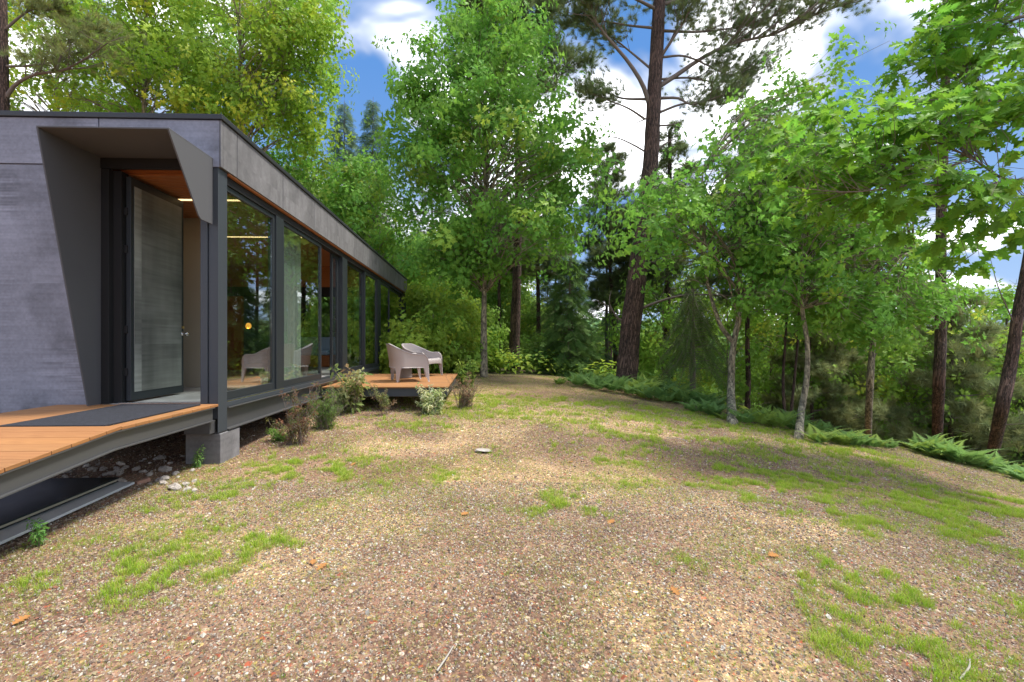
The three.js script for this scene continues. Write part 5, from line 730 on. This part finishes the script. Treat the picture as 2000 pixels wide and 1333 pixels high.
const lawn = (x, z) => x - edgeX(z) < 0.6 && z > -15 && !(x < WX - 0.1 && z < WZ - 0.2) && !(x < -3.0 && z < -1.2) && !(x < -3.2 && z > -4.1 && x > -5.3 && z < -1.5);
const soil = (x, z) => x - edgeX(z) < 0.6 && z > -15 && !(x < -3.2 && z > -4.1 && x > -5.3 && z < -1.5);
function scatter(n, dmin, dmax, R, pow = 1, where = lawn) { const out = []; for (let k = 0; k < n; k++) { const d = Math.sqrt(lerp(dmin * dmin, dmax * dmax, Math.pow(R(), pow))), px = -60 + R() * 2120, v = dirOf(px, 670), x = v.x * d, z = v.z * d; if (where(x, z)) out.push([x, z, d]); } return out; }
{
  const R = rng(88), peb = [11, 12].map((k) => { const g = new THREE.OctahedronGeometry(1, 0), p = g.attributes.position, Rk = rng(k), m = new Map(); for (let i = 0; i < p.count; i++) { const key = [p.getX(i), p.getY(i), p.getZ(i)].map((v) => v.toFixed(2)).join(); if (!m.has(key)) m.set(key, [0.7 + 0.6 * Rk(), (Rk() - 0.5) * 0.5, (Rk() - 0.5) * 0.5]); const [s, a, b] = m.get(key); p.setXYZ(i, p.getX(i) * s + a, (p.getY(i) * s) * 0.6, p.getZ(i) * s + b); } g.computeVertexNormals(); return g; });
  const cols = [[0.38, 0.33, 0.26], [0.54, 0.5, 0.43], [0.33, 0.23, 0.17], [0.36, 0.24, 0.18], [0.13, 0.09, 0.07], [0.36, 0.3, 0.17], [0.22, 0.16, 0.12], [0.3, 0.14, 0.09], [0.16, 0.12, 0.09], [0.3, 0.24, 0.18]];
  const A = [new Inst(), new Inst()];
  for (const [n, a, b, s0, s1, pw] of [[105000, 1.4, 4.2, 0.0032, 0.0112, 0.9], [60000, 4.2, 9, 0.005, 0.012, 0.8], [4200, 1.5, 9, 0.009, 0.019, 0.8]]) for (const [x, z] of scatter(n, a, b, R, pw, soil)) { const s = lerp(s0, s1, R() * R()); A[R() < 0.5 ? 0 : 1].add(V(x, height(x, z) + s * 0.25, z), Q().setFromEuler(new THREE.Euler(R(), R() * 6.28, R())), V(s * (0.8 + R() * 0.6), s, s), vary(cols[Math.floor(R() * cols.length)].map((q) => q * 0.88), R, 0.2, 0.05)); }
  A.forEach((i, k) => { const o = i.build('gravel', peb[k], M.stone); o.userData.label = k ? 'fine pale and reddish gravel strewn over the lawn' : 'fine mixed chippings strewn over the lawn'; o.userData.category = 'gravel'; });
  // straw and chips
  const sg = new Geo(); sg.tri(V(-0.5, 0, -0.045), V(0.5, 0.05, 0), V(-0.5, 0, 0.045)); sg.tri(V(-0.3, 0.04, -0.05), V(0.5, 0.0, 0.02), V(-0.1, 0.09, 0.05)); const straw = new Inst(), st = sg.build(), sc = [[0.5, 0.42, 0.2], [0.56, 0.48, 0.27], [0.4, 0.32, 0.16], [0.42, 0.4, 0.16], [0.3, 0.24, 0.15]];
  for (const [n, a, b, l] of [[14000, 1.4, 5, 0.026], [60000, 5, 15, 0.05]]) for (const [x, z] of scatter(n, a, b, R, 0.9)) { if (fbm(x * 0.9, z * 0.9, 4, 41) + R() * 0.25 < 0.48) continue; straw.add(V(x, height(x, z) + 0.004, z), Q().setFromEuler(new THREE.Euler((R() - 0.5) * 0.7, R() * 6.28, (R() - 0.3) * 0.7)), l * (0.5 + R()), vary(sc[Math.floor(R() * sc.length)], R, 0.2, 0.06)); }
  const so = straw.build('straw', st, M.dry); so.userData.label = 'dry straw and clippings on the lawn'; so.userData.category = 'straw';
  // grass
  const tuftG = (seed, n, wide) => { const g = new Geo(), Rk = rng(seed); for (let k = 0; k < n; k++) { const a = Rk() * 6.28, o = V(Math.cos(a) * wide * Rk(), 0, Math.sin(a) * wide * Rk()), h = 0.5 + 0.5 * Rk(), ln = 0.15 + 0.4 * Rk(), b = Rk() * 6.28, s = V(-Math.sin(b), 0, Math.cos(b)).multiplyScalar(0.02), m = o.clone().add(V(Math.cos(b) * ln * 0.3, h * 0.6, Math.sin(b) * ln * 0.3)), e = o.clone().add(V(Math.cos(b) * ln, h, Math.sin(b) * ln)); g.tri(o.clone().sub(s), o.clone().add(s), m.clone().addScaledVector(s, 0.8)); g.tri(o.clone().sub(s), m.clone().addScaledVector(s, 0.8), m.clone().addScaledVector(s, -0.8)); g.tri(m.clone().addScaledVector(s, -0.8), m.clone().addScaledVector(s, 0.8), e); } return g.build(); };
  const tg = [tuftG(1, 8, 0.35), tuftG(2, 6, 0.25)], GI = [new Inst(), new Inst()], gc = [[0.31, 0.48, 0.035], [0.38, 0.52, 0.045], [0.25, 0.42, 0.03], [0.44, 0.5, 0.08]];
  for (const [n, a, b] of [[170000, 1.4, 5], [380000, 5, 15.5]]) for (const [x, z, d] of scatter(n, a, b, R, 0.95)) {
    const e = x - edgeX(z), q = green(x, z) + (e > -0.8 ? 0.3 * fbm(x, z, 2, 3) : 0), thin = 0.16 + 0.5 * sstep(0.42, 0.66, fbm(x * 1.7, z * 1.7, 3, 29)), pr = Math.max(Math.pow(q, 1.4), thin * 0.8); if (R() > pr) continue;
    const lush = clamp(q, 0, 1.2), h = lerp(0.026, 0.056, lush) * (0.6 + 0.8 * R()) * (d < 5 ? 0.72 : 1), c = gc[Math.floor(R() * gc.length)], dry = lush < 0.25 ? 0.5 : 0.16, col = R() < dry ? [0.46, 0.44, 0.15] : c;
    GI[R() < 0.5 ? 0 : 1].add(V(x, height(x, z) - 0.002, z), Q().setFromAxisAngle(YUP, R() * 6.28), V(h * 1.1, h, h * 1.1), vary(col, R, 0.2, 0.12));
  }
  GI.forEach((i, k) => { const o = i.build('grass', tg[k], M.grass); o.userData.label = k ? 'sparse thin grass sprouts over the lawn' : 'bright green grass tufts in patches over the lawn'; o.userData.category = 'grass'; });
  console.log('gravel', A[0].m.length + A[1].m.length, 'straw', straw.m.length, 'grass', GI[0].m.length + GI[1].m.length);
}
let total = 0; scene.traverse((o) => { if (o.isInstancedMesh) total += o.count; }); console.log('instances', total);
renderer.render(scene, camera);
